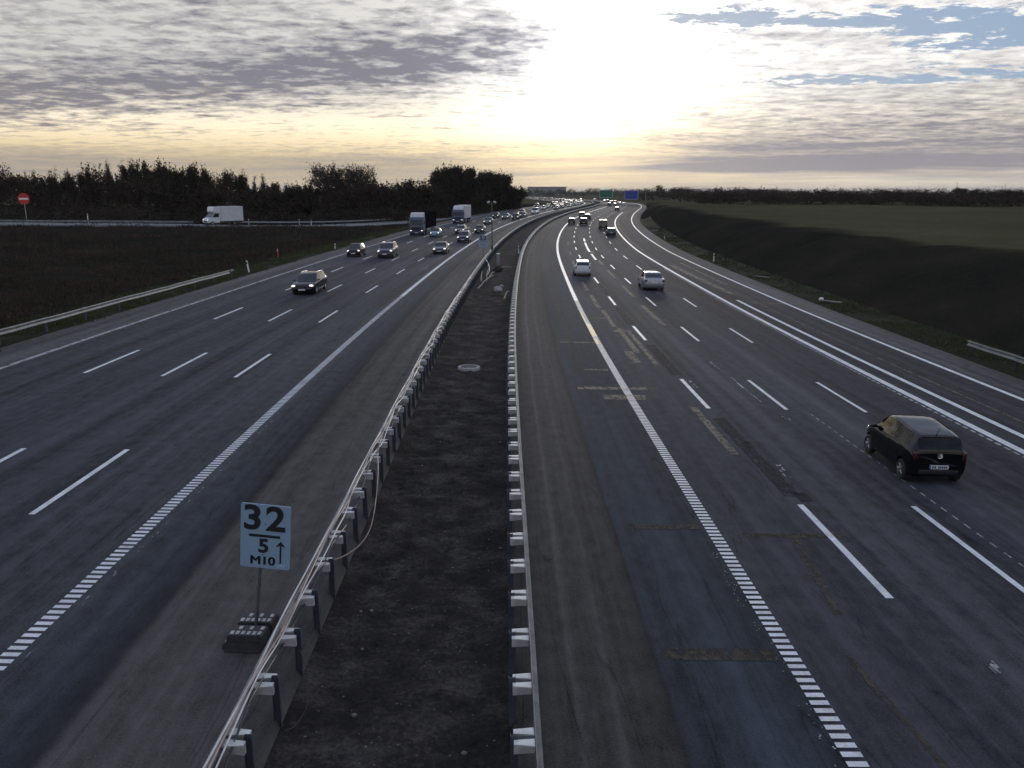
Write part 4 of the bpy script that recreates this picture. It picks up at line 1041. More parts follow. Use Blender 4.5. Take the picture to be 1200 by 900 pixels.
PLAN = lambda L, rb=.80, fb=.62: [(-L / 2, rb), (-L / 2 + .05, rb + .09), (-L / 2 + .2, .965), (-L / 2 + .7, 1), (L / 2 - .9, 1), (L / 2 - .42, .955), (L / 2 - .17, .87), (L / 2 - .05, .74), (L / 2, fb)]
UND = lambda L, g=.19: [(-L / 2, .44), (-L / 2 + .07, .29), (-L / 2 + .3, g), (L / 2 - .35, g), (L / 2 - .07, .23), (L / 2, .36)]
SPEC = {}
SPEC['hatch'] = dict(L=3.54, W=1.645, wr=.29, axles=(-1.20, 1.21),
    deck=[(-1.77, .60), (-1.745, .90), (-1.66, .985), (-1.2, 1.0), (0, .955), (.85, .93), (1.05, .925), (1.45, .84), (1.66, .72), (1.77, .52)],
    roof=[(-1.77, .60), (-1.745, .92), (-1.66, 1.16), (-1.575, 1.345), (-1.47, 1.385), (-.7, 1.447), (.0, 1.485), (.34, 1.455), (.7, 1.23), (1.12, .925), (1.45, .84), (1.66, .72), (1.77, .52)],
    und=UND(3.54), plan=PLAN(3.54, .82, .60), rw=[(-1.77, .76), (-1.66, .70), (-1.5, .655), (-.5, .69), (.3, .69), (.8, .79), (1.1, .86), (1.77, .8)],
    screen=(1.06, .40), rearwin=(-1.715, -1.585), sidewin=[(-1.36, -.36, -1.24, -.34), (-.28, .82, -.27, .30)], doors=[(-.97, -.30), (-.28, .80)], mirror=.74,
    headlamp=(.60, 1.56, .70, .15, .13, .11), taillamp=(.67, -1.715, .86, .13, .12, .25), plate_r=(-1.775, .55), plate_f=(1.775, .42), grille=(1.735, .52, .9, .12))
SPEC['estate'] = dict(L=4.65, W=1.80, wr=.32, axles=(-1.38, 1.36),
    deck=[(-2.325, .62), (-2.30, .88), (-2.2, .98), (-1.4, .98), (0, .94), (.75, .92), (1.0, .915), (1.7, .84), (2.1, .72), (2.325, .50)],
    roof=[(-2.325, .62), (-2.30, .90), (-2.2, 1.08), (-2.0, 1.34), (-1.85, 1.41), (-.8, 1.47), (-.1, 1.46), (.25, 1.40), (.65, 1.16), (1.05, .915), (1.7, .84), (2.1, .72), (2.325, .50)],
    und=UND(4.65), plan=PLAN(4.65), rw=[(-2.325, .78), (-1.9, .74), (0, .745), (.3, .75), (1.05, .86), (2.3, .8)],
    screen=(1.0, .30), rearwin=(-2.24, -2.02), sidewin=[(-1.95, -1.1, -1.72, -1.06), (-1.02, -.22, -1.0, -.2), (-.14, .78, -.13, .2)], doors=[(-1.08, -.18), (-.16, .80)], mirror=.70, rails=(-1.8, .05),
    headlamp=(.66, 2.08, .68, .17, .15, .09), taillamp=(.74, -2.26, .84, .16, .16, .22), plate_r=(-2.33, .60), plate_f=(2.33, .42), grille=(2.27, .56, .8, .14))
SPEC['sedan'] = dict(L=4.62, W=1.79, wr=.32, axles=(-1.36, 1.36),
    deck=[(-2.31, .60), (-2.28, .92), (-2.2, 1.01), (-1.6, 1.02), (0, .95), (.75, .92), (1.0, .91), (1.7, .83), (2.1, .71), (2.31, .48)],
    roof=[(-2.31, .60), (-2.28, .92), (-2.2, 1.01), (-1.75, 1.03), (-1.30, 1.27), (-.95, 1.40), (-.4, 1.45), (.0, 1.44), (.3, 1.37), (.65, 1.15), (1.05, .91), (1.7, .83), (2.1, .71), (2.31, .48)],
    und=UND(4.62), plan=PLAN(4.62), rw=[(-2.31, .8), (-1.7, .80), (-1.0, .73), (0, .735), (.3, .75), (1.05, .86), (2.3, .8)],
    screen=(1.0, .34), rearwin=(-1.70, -1.05), sidewin=[(-1.40, -.55, -.95, -.52), (-.46, .78, -.44, .24)], doors=[(-1.15, -.50), (-.48, .80)], mirror=.70,
    headlamp=(.66, 2.07, .67, .17, .15, .09), taillamp=(.72, -2.25, .85, .22, .12, .17), plate_r=(-2.315, .72), plate_f=(2.315, .42), grille=(2.26, .55, .8, .14))
SPEC['suv'] = dict(L=4.55, W=1.88, wr=.36, axles=(-1.30, 1.36),
    deck=[(-2.275, .70), (-2.25, 1.02), (-2.15, 1.12), (-1.2, 1.13), (0, 1.09), (.8, 1.07), (1.05, 1.07), (1.7, 1.02), (2.1, .92), (2.275, .62)],
    roof=[(-2.275, .70), (-2.25, 1.04), (-2.15, 1.28), (-1.98, 1.56), (-1.85, 1.63), (-.7, 1.69), (.0, 1.67), (.3, 1.61), (.7, 1.33), (1.08, 1.07), (1.7, 1.02), (2.1, .92), (2.275, .62)],
    und=UND(4.55, .24), plan=PLAN(4.55, .84, .68), rw=[(-2.275, .78), (-1.9, .75), (0, .76), (.3, .77), (1.05, .86), (2.3, .8)],
    screen=(1.03, .36), rearwin=(-2.2, -1.98), sidewin=[(-1.95, -1.15, -1.76, -1.1), (-1.07, -.22, -1.05, -.2), (-.14, .80, -.13, .24)], doors=[(-1.12, -.18), (-.16, .82)], mirror=.72, rails=(-1.75, .05),
    headlamp=(.70, 2.06, .84, .17, .14, .10), taillamp=(.78, -2.2, .98, .15, .15, .28), plate_r=(-2.28, .70), plate_f=(2.28, .48), grille=(2.22, .70, .95, .22))
SPEC['van'] = dict(L=4.9, W=1.92, wr=.34, axles=(-1.45, 1.52),
    deck=[(-2.45, .70), (-2.43, 1.05), (-2.38, 1.15), (-1.2, 1.15), (0, 1.13), (1.2, 1.12), (1.5, 1.10), (1.95, 1.02), (2.25, .88), (2.45, .58)],
    roof=[(-2.45, .70), (-2.43, 1.08), (-2.38, 1.75), (-2.33, 1.90), (-2.2, 1.94), (-.6, 1.97), (.45, 1.95), (.75, 1.88), (1.15, 1.5), (1.58, 1.09), (1.95, 1.02), (2.25, .88), (2.45, .58)],
    und=UND(4.9, .22), plan=PLAN(4.9, .86, .70), rw=[(-2.45, .86), (-2, .84), (.3, .84), (.8, .85), (1.5, .9), (2.45, .85)],
    screen=(1.50, .82), rearwin=(-2.415, -2.385), sidewin=[(.35, 1.3, .38, .72)], doors=[(-.7, .28), (.32, 1.32)], mirror=1.25,
    headlamp=(.74, 2.22, .84, .16, .13, .13), taillamp=(.86, -2.40, 1.2, .12, .10, .34), plate_r=(-2.46, .62), plate_f=(2.46, .46), grille=(2.38, .66, 1.0, .18))

PROTO = {}
def car_at(kind, col, s, o, oncoming, label, group=None, ctr=None, yaw=0.0, name='car'):
    """(s, o): middle of the end that faces the camera, on the road"""
    key = (kind, oncoming)
    first = key not in PROTO
    if first: PROTO[key] = make_car(kind, SPEC[kind], PAINTS['grey'], oncoming)[0]
    r = PROTO[key] if first else copy_tree(PROTO[key])
    half = SPEC[kind]['L'] / 2
    r.location = P(s + half, o, .004); r.rotation_euler = (0, -.0304 if o < 0 else .0136, -heading(s + half) + (math.pi if oncoming else 0) + yaw)
    if oncoming: r.rotation_euler[1] *= -1
    tag(r, label, 'car' if kind != 'van' else 'van', group); r.name = name
    for c in [r] + list(r.children_recursive):
        if c.type == 'MESH':
            for sl in c.material_slots:
                if sl.material and sl.material.name.endswith('paint') or (sl.material and sl.material.name.endswith('car paint')):
                    sl.link = 'OBJECT'; sl.material = PAINTS[col]
    return r

# the near black hatchback gets its own detail
root, sh = make_car('hatch', SPEC['hatch'], PAINTS['black'], False, 'hatchback', True)
for c in root.children:
    if c.name.startswith(('side_window', 'windscreen', 'rear_window')):
        c.data = c.data.copy(); c.data.materials[0] = M_SMOKE if c.name.startswith('rear') else M_CLEAR
M_SEAT = plain('dark seat cloth', C(.022, .022, .024), .9, 0, .3, 12.0)
for (sx, sy) in ((-.36, .18), (.36, .18), (-.36, -.78), (.36, -.78)):
    m = MB(); m.box((sx, sy + .14, .66), (.46, .50, .16), .05); m.box((sx, sy - .16, .90), (.46, .13, .58), .05, Matrix.Rotation(R_(12), 3, 'X')); m.box((sx, sy - .24, 1.25), (.24, .09, .17), .035); m.build('seat', M_SEAT, root, smooth=40)
m = MB(); m.box((0, .80, .86), (1.25, .30, .16), .05); m.build('dashboard', M_TRIM, root, smooth=40)
m = MB(); m.lathe([(.17, -.012), (.185, 0), (.17, .012), (.158, 0), (.17, -.012)], (-.36, .52, .93), 'y', 24); m.build('steering_wheel', M_TRIM, root, smooth=50)
tag(root, 'small black hatchback driving away in the outgoing right lane, nearest car in the picture', 'car')
m = MB(); q = sh.S(-1.42, 13); m.tube([q + Vector((0, .02, 0)), q + Vector((0, -.12, .2))], [.012, .006], 6); m.build('aerial', M_TRIM, root)
m = MB(); m.box((0, -1.575, 1.357), (.92, .12, .03), .013, Matrix.Rotation(R_(-28), 3, 'X')); m.build('roof_spoiler', PAINTS['black'], root, smooth=40)
m = MB(); q = sh.S(-1.68, 13); m.tube([(.02, -1.735, 1.0), (-.16, -1.715, 1.06), (-.42, -1.70, 1.085)], .010, 6); m.build('rear_wiper', M_TRIM, root)
# round badge with two stacked letter shapes
bz, by = .875, -1.765
m = MB(); m.lathe([(.062, -.004), (.074, -.01), (.074, .01), (.062, .004)], (0, by, bz), 'y', 28)
m.lathe([(0, -.002), (.064, -.002)], (0, by + .003, bz), 'y', 28)
for pts in ([(-.028, .052), (0, .004), (.028, .052)], [(-.050, .030), (-.026, -.046), (0, -.004), (.026, -.046), (.050, .030)]):
    m.tube([(x, by - .006, bz + z) for x, z in pts], .008, 6)
m.build('badge', M_CHROME, root, smooth=50)
m = MB(); m.box((0, -1.788, .55), (.50, .004, .10), .0)
v, f = text_mesh('BD 47 519', .085, .002, .002); plate_txt = MB()
for k in range(7): pass
m = MB(); m.box((-.245, -1.7875, .55), (.035, .006, .105), .001); m.build('plate_band', plain('blue plate band', C(.02, .06, .35), .4), root)
m = MB()
for k in range(2): m.box((-.17 + .065 * k, -1.788, .55), (.038, .006, .066), .002)
for k in range(5): m.box((-.005 + .052 * k, -1.788, .55), (.032, .006, .066), .002)
m.build('plate_characters', M_INK, root)
m = MB(); m.box((0, -1.755, .40), (1.1, .06, .14), .02); m.build('bumper_insert', M_TRIM, root, smooth=40)
m = MB(); m.lathe([(0, 0), (.055, 0), (.055, .01)], (sh.S(-.9, 6.2).x * -1 + .0, -1.25, .86), 'x', 18)
hb = root
s_h, o_h = 21.55, 12.30
hb.location = P(s_h + 1.77, o_h - .12, .004); hb.rotation_euler = (0, .0136, -heading(s_h) - R_(3.0))

M_TRUCKB = car_paint('blue lorry paint', C(.022, .045, .12), .1); M_CURT = plain('dark trailer curtain', C(.007, .006, .006), .95, 0, .25, 1.5, spec=0.0); M_TRLW = plain('white trailer wall', C(.55, .56, .58), .5, 0, .12, 1.5)
M_CHASSIS = plain('lorry chassis', C(.03, .03, .03), .7, .3, .3, 3.0)
def make_lorry(cab_mat, box_mat, box_h, box_len, label, s, o, roof_mat, lit=True):
    root = empty('lorry', P(s, o, .004), -heading(s) + math.pi); tag(root, label, 'lorry')
    def cabprof(): return [(0, .75), (.02, 1.35), (-.02, 1.75), (-.16, 2.75), (-.42, 3.02), (-.75, 3.1), (-2.1, 3.12), (-2.15, .75)]
    # origin at the front bumper, vehicle extends to -Y
    m = MB(); m.prism([(y, z) for y, z in cabprof()], 'x', -1.22, 1.22); cab = m.build('cab', cab_mat, root)
    bm = bmesh.new(); bm.from_mesh(cab.data); bmesh.ops.bevel(bm, geom=bm.edges[:], offset=.07, segments=2, affect='EDGES'); bm.to_mesh(cab.data); bm.free()
    m = MB(); m.prism([(-.5, 3.08), (-.95, 3.62), (-1.5, 3.82), (-2.05, 3.86), (-2.1, 3.08)], 'x', -1.12, 1.12); m.build('roof_fairing', roof_mat, root)
    m = MB()
    m.add([(-1.08, .035, 1.74), (1.08, .035, 1.74), (1.02, -.135, 2.66), (-1.02, -.135, 2.66)], [(0, 1, 2, 3)]); m.add([(-1.08, .015, 1.74), (1.08, .015, 1.74), (1.02, -.155, 2.66), (-1.02, -.155, 2.66)], [(0, 1, 2, 3)]); m.build('windscreen', M_GLASS, root, fixn=False)
    for sx in (-1, 1):
        m = MB(); m.prism([(-.28, 1.8), (-.36, 2.55), (-1.15, 2.6), (-1.2, 1.8)], 'x', sx * 1.226 - .005, sx * 1.226 + .005); m.build('side_window', M_GLASS, root)
        m = MB(); m.prism([(-.18, .85), (-.2, 1.74), (-1.3, 1.74), (-1.3, .85)], 'x', sx * 1.224 - .005, sx * 1.224 + .005); m.build('door', cab_mat, root)
        m = MB(); m.box((sx * 1.42, -.12, 2.25), (.14, .2, .75), .05); m.tube([(sx * 1.2, -.3, 2.5), (sx * 1.4, -.14, 2.5)], .02, 6); m.build('mirror', M_TRIM, root)
        m = MB(); m.ball((sx * .95, .02, .80), (.19, .09, .11)); m.build('headlight', M_HEAD, root, smooth=60)
        m = MB(); m.box((sx * .9, .03, .5), (.5, .14, .2), .05); m.build('fog_light_step', M_TRIM, root)
    m = MB(); m.box((0, .02, 1.22), (1.5, .1, .5), .04)
    for k in range(4): m.box((0, .075, 1.05 + .11 * k), (1.4, .03, .05), .01)
    m.build('grille', M_TRIM, root)
    m = MB(); m.box((0, -.02, .58), (2.42, .28, .48), .08); m.build('bumper', cab_mat, root); m = MB(); m.box((0, .135, .5), (.52, .02, .115), .003); m.build('number_plate', M_PLATE, root)
    m = MB(); m.box((0, -2.9 - box_len / 2 + .9, .95), (.9, box_len + 2.2, .22), .02); m.build('chassis', M_CHASSIS, root)
    y0 = -2.45; m = MB(); m.box((0, y0 - box_len / 2, 1.12 + box_h / 2), (2.5, box_len, box_h), .04); tr = m.build('trailer_box', box_mat, root)
    m = MB()
    for k in range(int(box_len / 1.2)):
        for sx in (-1, 1): m.box((sx * 1.256, y0 - .6 - 1.2 * k, 1.12 + box_h / 2), (.02, .06, box_h - .12), .004)
    m.box((0, y0 - box_len / 2, 1.12 + box_h + .012), (2.44, box_len - .1, .02), .004)
    m.build('ribs', box_mat, tr)
    for ya in (-.95, -3.4, -y0 * -1 - box_len + 1.2, y0 - box_len + 2.5, y0 - box_len + 3.8):
        for sx in (-1, 1):
            m = MB(); m.lathe([(.28, -.14), (.46, -.15), (.5, -.1), (.5, .1), (.46, .15), (.28, .14)], (0, 0, 0), 'x', 24); wh = m.build('wheel', M_TYRE, root, smooth=40); wh.location = (sx * 1.08, ya, .5)
            m = MB(); m.lathe([(.29, sx * .12), (.25, sx * .03), (.1, sx * .06), (0, sx * .06)], (0, 0, 0), 'x', 20); m.build('rim', M_RIM, wh, smooth=40)
    return root
make_lorry(M_TRUCKB, M_CURT, 2.65, 11.5, 'dark blue lorry with a dark curtain trailer in the oncoming outer lane, nearer lorry', 141.5, -19.35, plain('pale fairing', C(.5, .5, .5), .4, 0, .1))
make_lorry(M_TRUCKB, M_TRLW, 2.85, 9.5, 'blue cab lorry with a tall white box trailer, behind the dark lorry', 187.5, -19.2, M_TRLW)

# white box van on the slip road, driving left
ii = int(np.argmin(np.hypot(RC[:, 0] + 45.4, RC[:, 1] - 140.5))); pv = ramp_off(3.2)[ii]; dv = -_d[ii]
M_VANW = car_paint('white van paint', C(.66, .67, .70))
root = empty('box_van', pv, math.atan2(-dv[0], dv[1]) + R_(-2)); tag(root, 'white box van with its box reaching over the cab, driving left on the slip road', 'van')
m = MB(); m.prism([(3.0, .45), (3.02, .95), (2.8, 1.22), (2.35, 1.36), (1.75, 2.1), (1.5, 2.2), (.75, 2.22), (.75, .45)], 'x', -.97, .97); cab = m.build('cab', M_VANW, root)
bm = bmesh.new(); bm.from_mesh(cab.data); bmesh.ops.bevel(bm, geom=bm.edges[:], offset=.06, segments=2, affect='EDGES'); bm.to_mesh(cab.data); bm.free()
m = MB(); m.prism([(1.95, 2.21), (1.98, 2.45), (1.86, 3.02), (1.70, 3.16), (.74, 3.2), (.74, 2.21)], 'x', -1.05, 1.05); m.build('luton_peak', M_VANW, root)
m = MB(); m.box((0, -1.45, 1.95), (2.15, 4.35, 2.5), .04); bx = m.build('cargo_box', M_TRLW, root)
m = MB()
for k in range(5):
    for sx in (-1, 1): m.box((sx * 1.08, -3.3 + k * .9, 1.95), (.02, .05, 2.42), .004)
m.build('ribs', M_TRLW, bx)
m = MB(); m.add([(-.88, 2.40, 1.365), (.88, 2.40, 1.365), (.80, 1.80, 2.09), (-.80, 1.80, 2.09)], [(0, 1, 2, 3)]); 
for i in range(4): x, y, z = m.v[i]; m.v[i] = (x, y + .035, z + .03)
m.build('windscreen', M_GLASS, root, fixn=False)
for sx in (-1, 1):
    m = MB(); m.prism([(2.15, 1.38), (1.72, 2.0), (.95, 2.05), (.95, 1.38)], 'x', sx * .975 - .004, sx * .975 + .004); m.build('side_window', M_GLASS, root)
    m = MB(); m.box((sx * 1.12, 2.05, 1.55), (.16, .1, .34), .04); m.tube([(sx * .95, 2.0, 1.5), (sx * 1.1, 2.05, 1.5)], .02, 6); m.build('mirror', M_TRIM, root)
    m = MB(); m.ball((sx * .78, 2.93, .92), (.15, .1, .14)); m.build('headlight', M_HEAD, root, smooth=60)
    for ya in (2.2, -1.9):
        m = MB(); m.lathe([(.2, -.1), (.33, -.11), (.36, -.07), (.36, .07), (.33, .11), (.2, .1)], (0, 0, 0), 'x', 24); wh = m.build('wheel', M_TYRE, root, smooth=40); wh.location = (sx * .9, ya, .36)
        m = MB(); m.lathe([(.21, sx * .09), (.17, sx * .03), (0, sx * .05)], (0, 0, 0), 'x', 18); m.build('rim', M_RIM, wh, smooth=40)
m = MB(); m.box((0, -1.3, .55), (1.9, 4.4, .25), .03); m.build('chassis', M_CHASSIS, root)
m = MB(); m.box((0, 3.03, .66), (1.1, .03, .2), .01); m.build('grille', M_TRIM, root); m = MB(); m.box((0, 3.05, .52), (.52, .02, .115), .003); m.build('number_plate', M_PLATE, root)

# ---- traffic, positions as the photograph shows them
car_at('hatch', 'white', 81, 6.65, False, 'white hatchback in the fast lane beside the bright edge line, driving away')
car_at('sedan', 'silver', 69.3, 11.98, False, 'silver saloon driving away in the third lane, nearest car ahead of the black hatchback')
car_at('hatch', 'black', 200.5, 6.1, False, 'dark car with a bright roof driving away, hard against the left edge line')
car_at('suv', 'grey', 240, 6.8, False, 'dark tall car driving away, far left of a pair before the bend')
car_at('estate', 'black', 230, 8.9, False, 'black estate driving away, far right of a pair before the bend')
car_at('suv', 'black', 196.5, 9.1, False, 'dark car with a bright roof driving away in the second lane')
car_at('van', 'grey', 181, 13.6, False, 'grey van driving away in the fourth lane before the bend')
car_at('estate', 'navy', 155.5, 14.6, False, 'dark blue estate driving away, just behind the grey van')
car_at('hatch', 'black', 319, 13.4, False, 'lone small dark car driving away inside the bend')
car_at('suv', 'black', 398, 5.95, False, 'dark tall car driving away near the green sign, leftmost of its cluster')
car_at('hatch', 'grey', 400, 8.4, False, 'grey car driving away between the two direction signs')
car_at('sedan', 'white', 420, 12.2, False, 'pale car driving away below the blue direction sign')
car_at('van', 'red', 445, 8.2, False, 'dark red van driving away below the green direction sign')
car_at('estate', 'silver', 432, 10.2, False, 'silver estate driving away just short of the gantry')
for s_, o_, k_, c_ in ((470, 6.2, 'suv', 'black'), (505, 9.3, 'sedan', 'grey'), (530, 6.2, 'hatch', 'silver'), (560, 12.2, 'estate', 'black'), (600, 9.2, 'van', 'white'), (650, 6.2, 'hatch', 'black')):
    car_at(k_, c_, s_, o_, False, 'tiny distant car driving away beyond the sign gantry', 'cars driving away beyond the gantry')
car_at('estate', 'black', 60.6, -15.55, True, 'black estate with roof rails and lit headlights, nearest oncoming car')
car_at('hatch', 'black', 96, -19.3, True, 'black hatchback with lit headlights in the outermost oncoming lane')
car_at('suv', 'grey', 95.8, -15.55, True, 'dark grey car with lit headlights beside the black oncoming hatchback')
car_at('sedan', 'grey', 104.4, -10.2, True, 'grey saloon with a bright roof in the oncoming lane beside the edge line')
car_at('suv', 'navy', 128, -9.7, True, 'dark blue tall car close behind the oncoming grey saloon')
car_at('hatch', 'blue', 138.6, -15.75, True, 'small light blue car beside the dark lorry')
car_at('estate', 'grey', 150.3, -13.1, True, 'grey estate half hidden behind the dark blue tall car')
car_at('sedan', 'black', 153.4, -9.95, True, 'black saloon left of the camera mast')
car_at('sedan', 'grey', 188.4, -12.6, True, 'grey saloon partly behind the camera mast')
car_at('hatch', 'black', 223, -15.5, True, 'dark small car right of the white lorry, first of a row of four')
car_at('sedan', 'green', 218, -12.2, True, 'dark green car with glaring headlights, second of the row of four')
car_at('suv', 'black', 215, -9.2, True, 'dark tall car beside the edge line at the end of the row of four')
car_at('estate', 'grey', 255, -12.9, True, 'grey estate behind the row of four oncoming cars')
car_at('hatch', 'navy', 233, -9.3, True, 'dark blue small car beside the edge line behind the row of four')
car_at('van', 'white', 262, -9.6, True, 'white van standing above the row of oncoming cars')
car_at('hatch', 'white', 309, -13.2, True, 'white small car alone in a gap of the oncoming queue')
car_at('estate', 'silver', 323, -10, True, 'silver estate at the front of the dense oncoming queue, left one')
car_at('sedan', 'grey', 314, -9.2, True, 'grey saloon at the front of the dense oncoming queue, right one')
kk = ['hatch', 'sedan', 'estate', 'suv', 'van', 'hatch', 'estate', 'sedan']; cc = ['white', 'grey', 'black', 'silver', 'beige', 'navy', 'black', 'grey', 'red']
lane_o = [-9.8, -12.9, -16.1, -19.4]
q = random.Random(12); nxt = {o_: 330 + q.uniform(0, 14) for o_ in lane_o}
for o_ in lane_o:
    s_ = nxt[o_]
    while s_ < 640:
        car_at(q.choice(kk), q.choice(cc), s_, o_ + q.uniform(-.3, .3), True, 'tiny distant oncoming car with lit headlights packed in the far queue', 'oncoming cars in the far queue')
        s_ += q.uniform(14, 34) * (1 if o_ > -18 else 1.6)
    s_ += 60
    while s_ < 1250:
        car_at(q.choice(kk), q.choice(cc), s_, o_ + q.uniform(-.3, .3), True, 'tiny car on the farthest visible stretch of road', 'cars on the farthest stretch of road')
        s_ += q.uniform(60, 170)
# ------------------------------------------------------------------ trees, scrub, far woods
def leaf_mat(name, c1, c2, c3, sc_=.5, w1=.55, trans=.4):
    c1, c2, c3 = [tuple(q * .74 for q in c[:3]) + (1,) for c in (c1, c2, c3)]
    m, t, b = new_mat(name); g = t.n('ShaderNodeNewGeometry').outputs['Random Per Island']
    tc = t.n('ShaderNodeTexCoord').outputs['Object']; n = t.noise(tc, sc_, 4, .6)
    v = t.math('ADD', t.math('MULTIPLY', g, w1), t.math('MULTIPLY', n, 1 - w1))
    t.set(b.inputs['Base Color'], t.ramp(v, [(.25, c1), (.5, c2), (.75, c3)])); b.inputs['Roughness'].default_value = .8; b.inputs['Specular IOR Level'].default_value = .12
    tr = t.n('ShaderNodeBsdfTranslucent'); t.set(tr.inputs['Color'], b.inputs['Base Color'].links[0].from_socket); mx = t.n('ShaderNodeMixShader'); mx.inputs[0].default_value = trans
    t.set(mx.inputs[1], b.outputs[0]); t.set(mx.inputs[2], tr.outputs[0]); t.set(m.node_tree.nodes['Material Output'].inputs['Surface'], mx.outputs[0])
    return m
M_LEAF = leaf_mat('dark autumn leaves', C(.022, .022, .012), C(.036, .033, .018), C(.055, .046, .024))
M_LEAFB = leaf_mat('brown autumn leaves', C(.030, .022, .015), C(.048, .034, .022), C(.07, .05, .03))
M_LEAFG = leaf_mat('olive leaves', C(.030, .034, .016), C(.05, .054, .024), C(.075, .075, .035))
M_BARK = plain('dark bark', C(.035, .030, .026), .9, 0, .35, 4.0, bump=.3)
M_SCRUB = leaf_mat('dark bramble and dead stalks', C(.036, .036, .022), C(.060, .046, .034), C(.098, .064, .048), .11, .2)
M_HEATH = leaf_mat('dark heath', C(.034, .030, .022), C(.050, .044, .032), C(.070, .064, .044), .1, .35)
M_GRASSV = leaf_mat('mossy verge grass', C(.050, .066, .024), C(.072, .088, .034), C(.10, .11, .055))
M_GRASSF = leaf_mat('field grass', C(.032, .034, .021), C(.046, .047, .029), C(.062, .061, .040), .05, .3)
M_GRASSB = leaf_mat('coarse verge grass', C(.026, .036, .014), C(.040, .050, .020), C(.062, .068, .034))

def leaf_quads(cent, size, rg, flat=0.0):
    n = len(cent); d = rg.normal(size=(n, 3)); d /= np.linalg.norm(d, axis=1)[:, None]; e = rg.normal(size=(n, 3)); e -= (e * d).sum(1)[:, None] * d; e /= np.linalg.norm(e, axis=1)[:, None]
    sz = size * rg.uniform(.5, 1.25, (n, 1)); a, b = d * sz, e * sz * rg.uniform(.45, .9, (n, 1))
    V = np.stack([cent - a - b * .3, cent - b, cent + a, cent + b], 1).reshape(-1, 3)
    return V, np.arange(4 * n).reshape(-1, 4)

def make_tree(seed, kind):
    """unit tree about 10 m high; returns (trunk mesh, crown mesh)"""
    rg = np.random.default_rng(seed); rr = random.Random(seed); H = 10.0; tips = []; wood = MB()
    def branch(p, d, ln, r, lev):
        n = 4; pts = [p]; dd = d.copy()
        for i in range(n):
            dd = (dd + Vector((rr.gauss(0, .13), rr.gauss(0, .13), rr.gauss(.05, .08)))).normalized(); pts.append(pts[-1] + dd * ln / n)
        wood.tube(pts, [max(.018, r * (1 - .6 * i / n)) for i in range(n + 1)], 5 if lev else 8, cap=False)
        if lev >= 2:
            for q in pts[1:]: tips.append(q)
        if lev < 3:
            for k in range({0: 0, 1: 5, 2: 4}[lev]):
                f = rr.uniform(.3, 1.0); q = pts[0].lerp(pts[-1], f) if lev == 0 else pts[min(n, int(f * n))]
                a = rr.uniform(0, 6.283); sp = rr.uniform(.45, .9); nd = (dd + Vector((math.cos(a) * sp, math.sin(a) * sp, rr.uniform(-.1, .4)))).normalized()
                branch(q, nd, ln * rr.uniform(.42, .62), r * .45, lev + 1)
    stems = {'round': 1, 'dense': 1, 'multi': 6, 'tall': 1, 'low': 3}[kind]
    for sidx in range(stems):
        a = sidx * 2.4; lean = .32 if stems > 1 else .04
        base = Vector((math.cos(a) * (.6 if stems > 1 else 0), math.sin(a) * (.6 if stems > 1 else 0), -.3)); d = Vector((math.cos(a) * lean * rr.uniform(.3, 1.2), math.sin(a) * lean * rr.uniform(.3, 1.2), 1)).normalized()
        hl = H * (.72 if kind in ('tall', 'multi') else .58) * rr.uniform(.85, 1.0); pts = [base]; dd = d.copy()
        for i in range(8): dd = (dd + Vector((rr.gauss(0, .06), rr.gauss(0, .06), .05))).normalized(); pts.append(pts[-1] + dd * hl / 8)
        r0 = .24 if stems == 1 else .12
        wood.tube(pts, [r0 * (1 - .85 * i / 8) for i in range(9)], 8, cap=False)
        nb = {'round': 13, 'dense': 24, 'multi': 9, 'tall': 18, 'low': 6}[kind]
        for k in range(nb):
            f = (k + rr.random()) / nb; h0 = {'round': .38, 'dense': .16, 'multi': .3, 'tall': .22, 'low': .1}[kind]; f = h0 + (1 - h0) * f; q = pts[int(f * 8)].lerp(pts[min(8, int(f * 8) + 1)], f * 8 % 1)
            a = k * 2.4 + rr.uniform(-.5, .5); up = {'round': .5, 'dense': .6, 'multi': 1.3, 'tall': .9, 'low': .55}[kind] * (1.3 - .95 * f if kind != 'multi' else 1.1)
            ln = {'round': 3.9, 'dense': 3.0, 'multi': 2.6, 'tall': 2.6, 'low': 3.0}[kind] * (.35 + .95 * math.sin(math.pi * (.20 + .68 * (f - h0) / (1 - h0))) ** .7) * rr.uniform(.75, 1.2)
            branch(q, Vector((math.cos(a), math.sin(a), up)).normalized(), ln, r0 * .38, 1)
    T = np.array([q[:] for q in tips])
    dens = {'round': 7, 'dense': 11, 'multi': 1.2, 'tall': 8, 'low': 9}[kind]; n = int(len(T) * dens)
    clump = rg.random(len(T)) ** 1.6; idx = rg.choice(len(T), n, p=(clump + .08) / (clump + .08).sum())
    cent = T[idx] + rg.normal(size=(n, 3)) * {'round': .30, 'dense': .36, 'multi': .26, 'tall': .30, 'low': .34}[kind]
    V, F = leaf_quads(cent, {'round': .16, 'dense': .17, 'multi': .11, 'tall': .16, 'low': .17}[kind], rg)
    wo = wood.build('trunk', M_BARK, None, smooth=60, fixn=False); co = np_mesh('crown', V, F, M_LEAF)
    tm, cm = wo.data, co.data; bpy.data.objects.remove(wo); bpy.data.objects.remove(co)
    zt = V[:, 2].max(); rad = np.percentile(np.hypot(V[:, 0], V[:, 1]), 97)
    return tm, cm, zt, rad
TREES = {k: [make_tree(100 * i + j, k) for j in range(n)] for i, (k, n) in enumerate((('round', 3), ('dense', 3), ('multi', 1), ('tall', 2), ('low', 3)))}
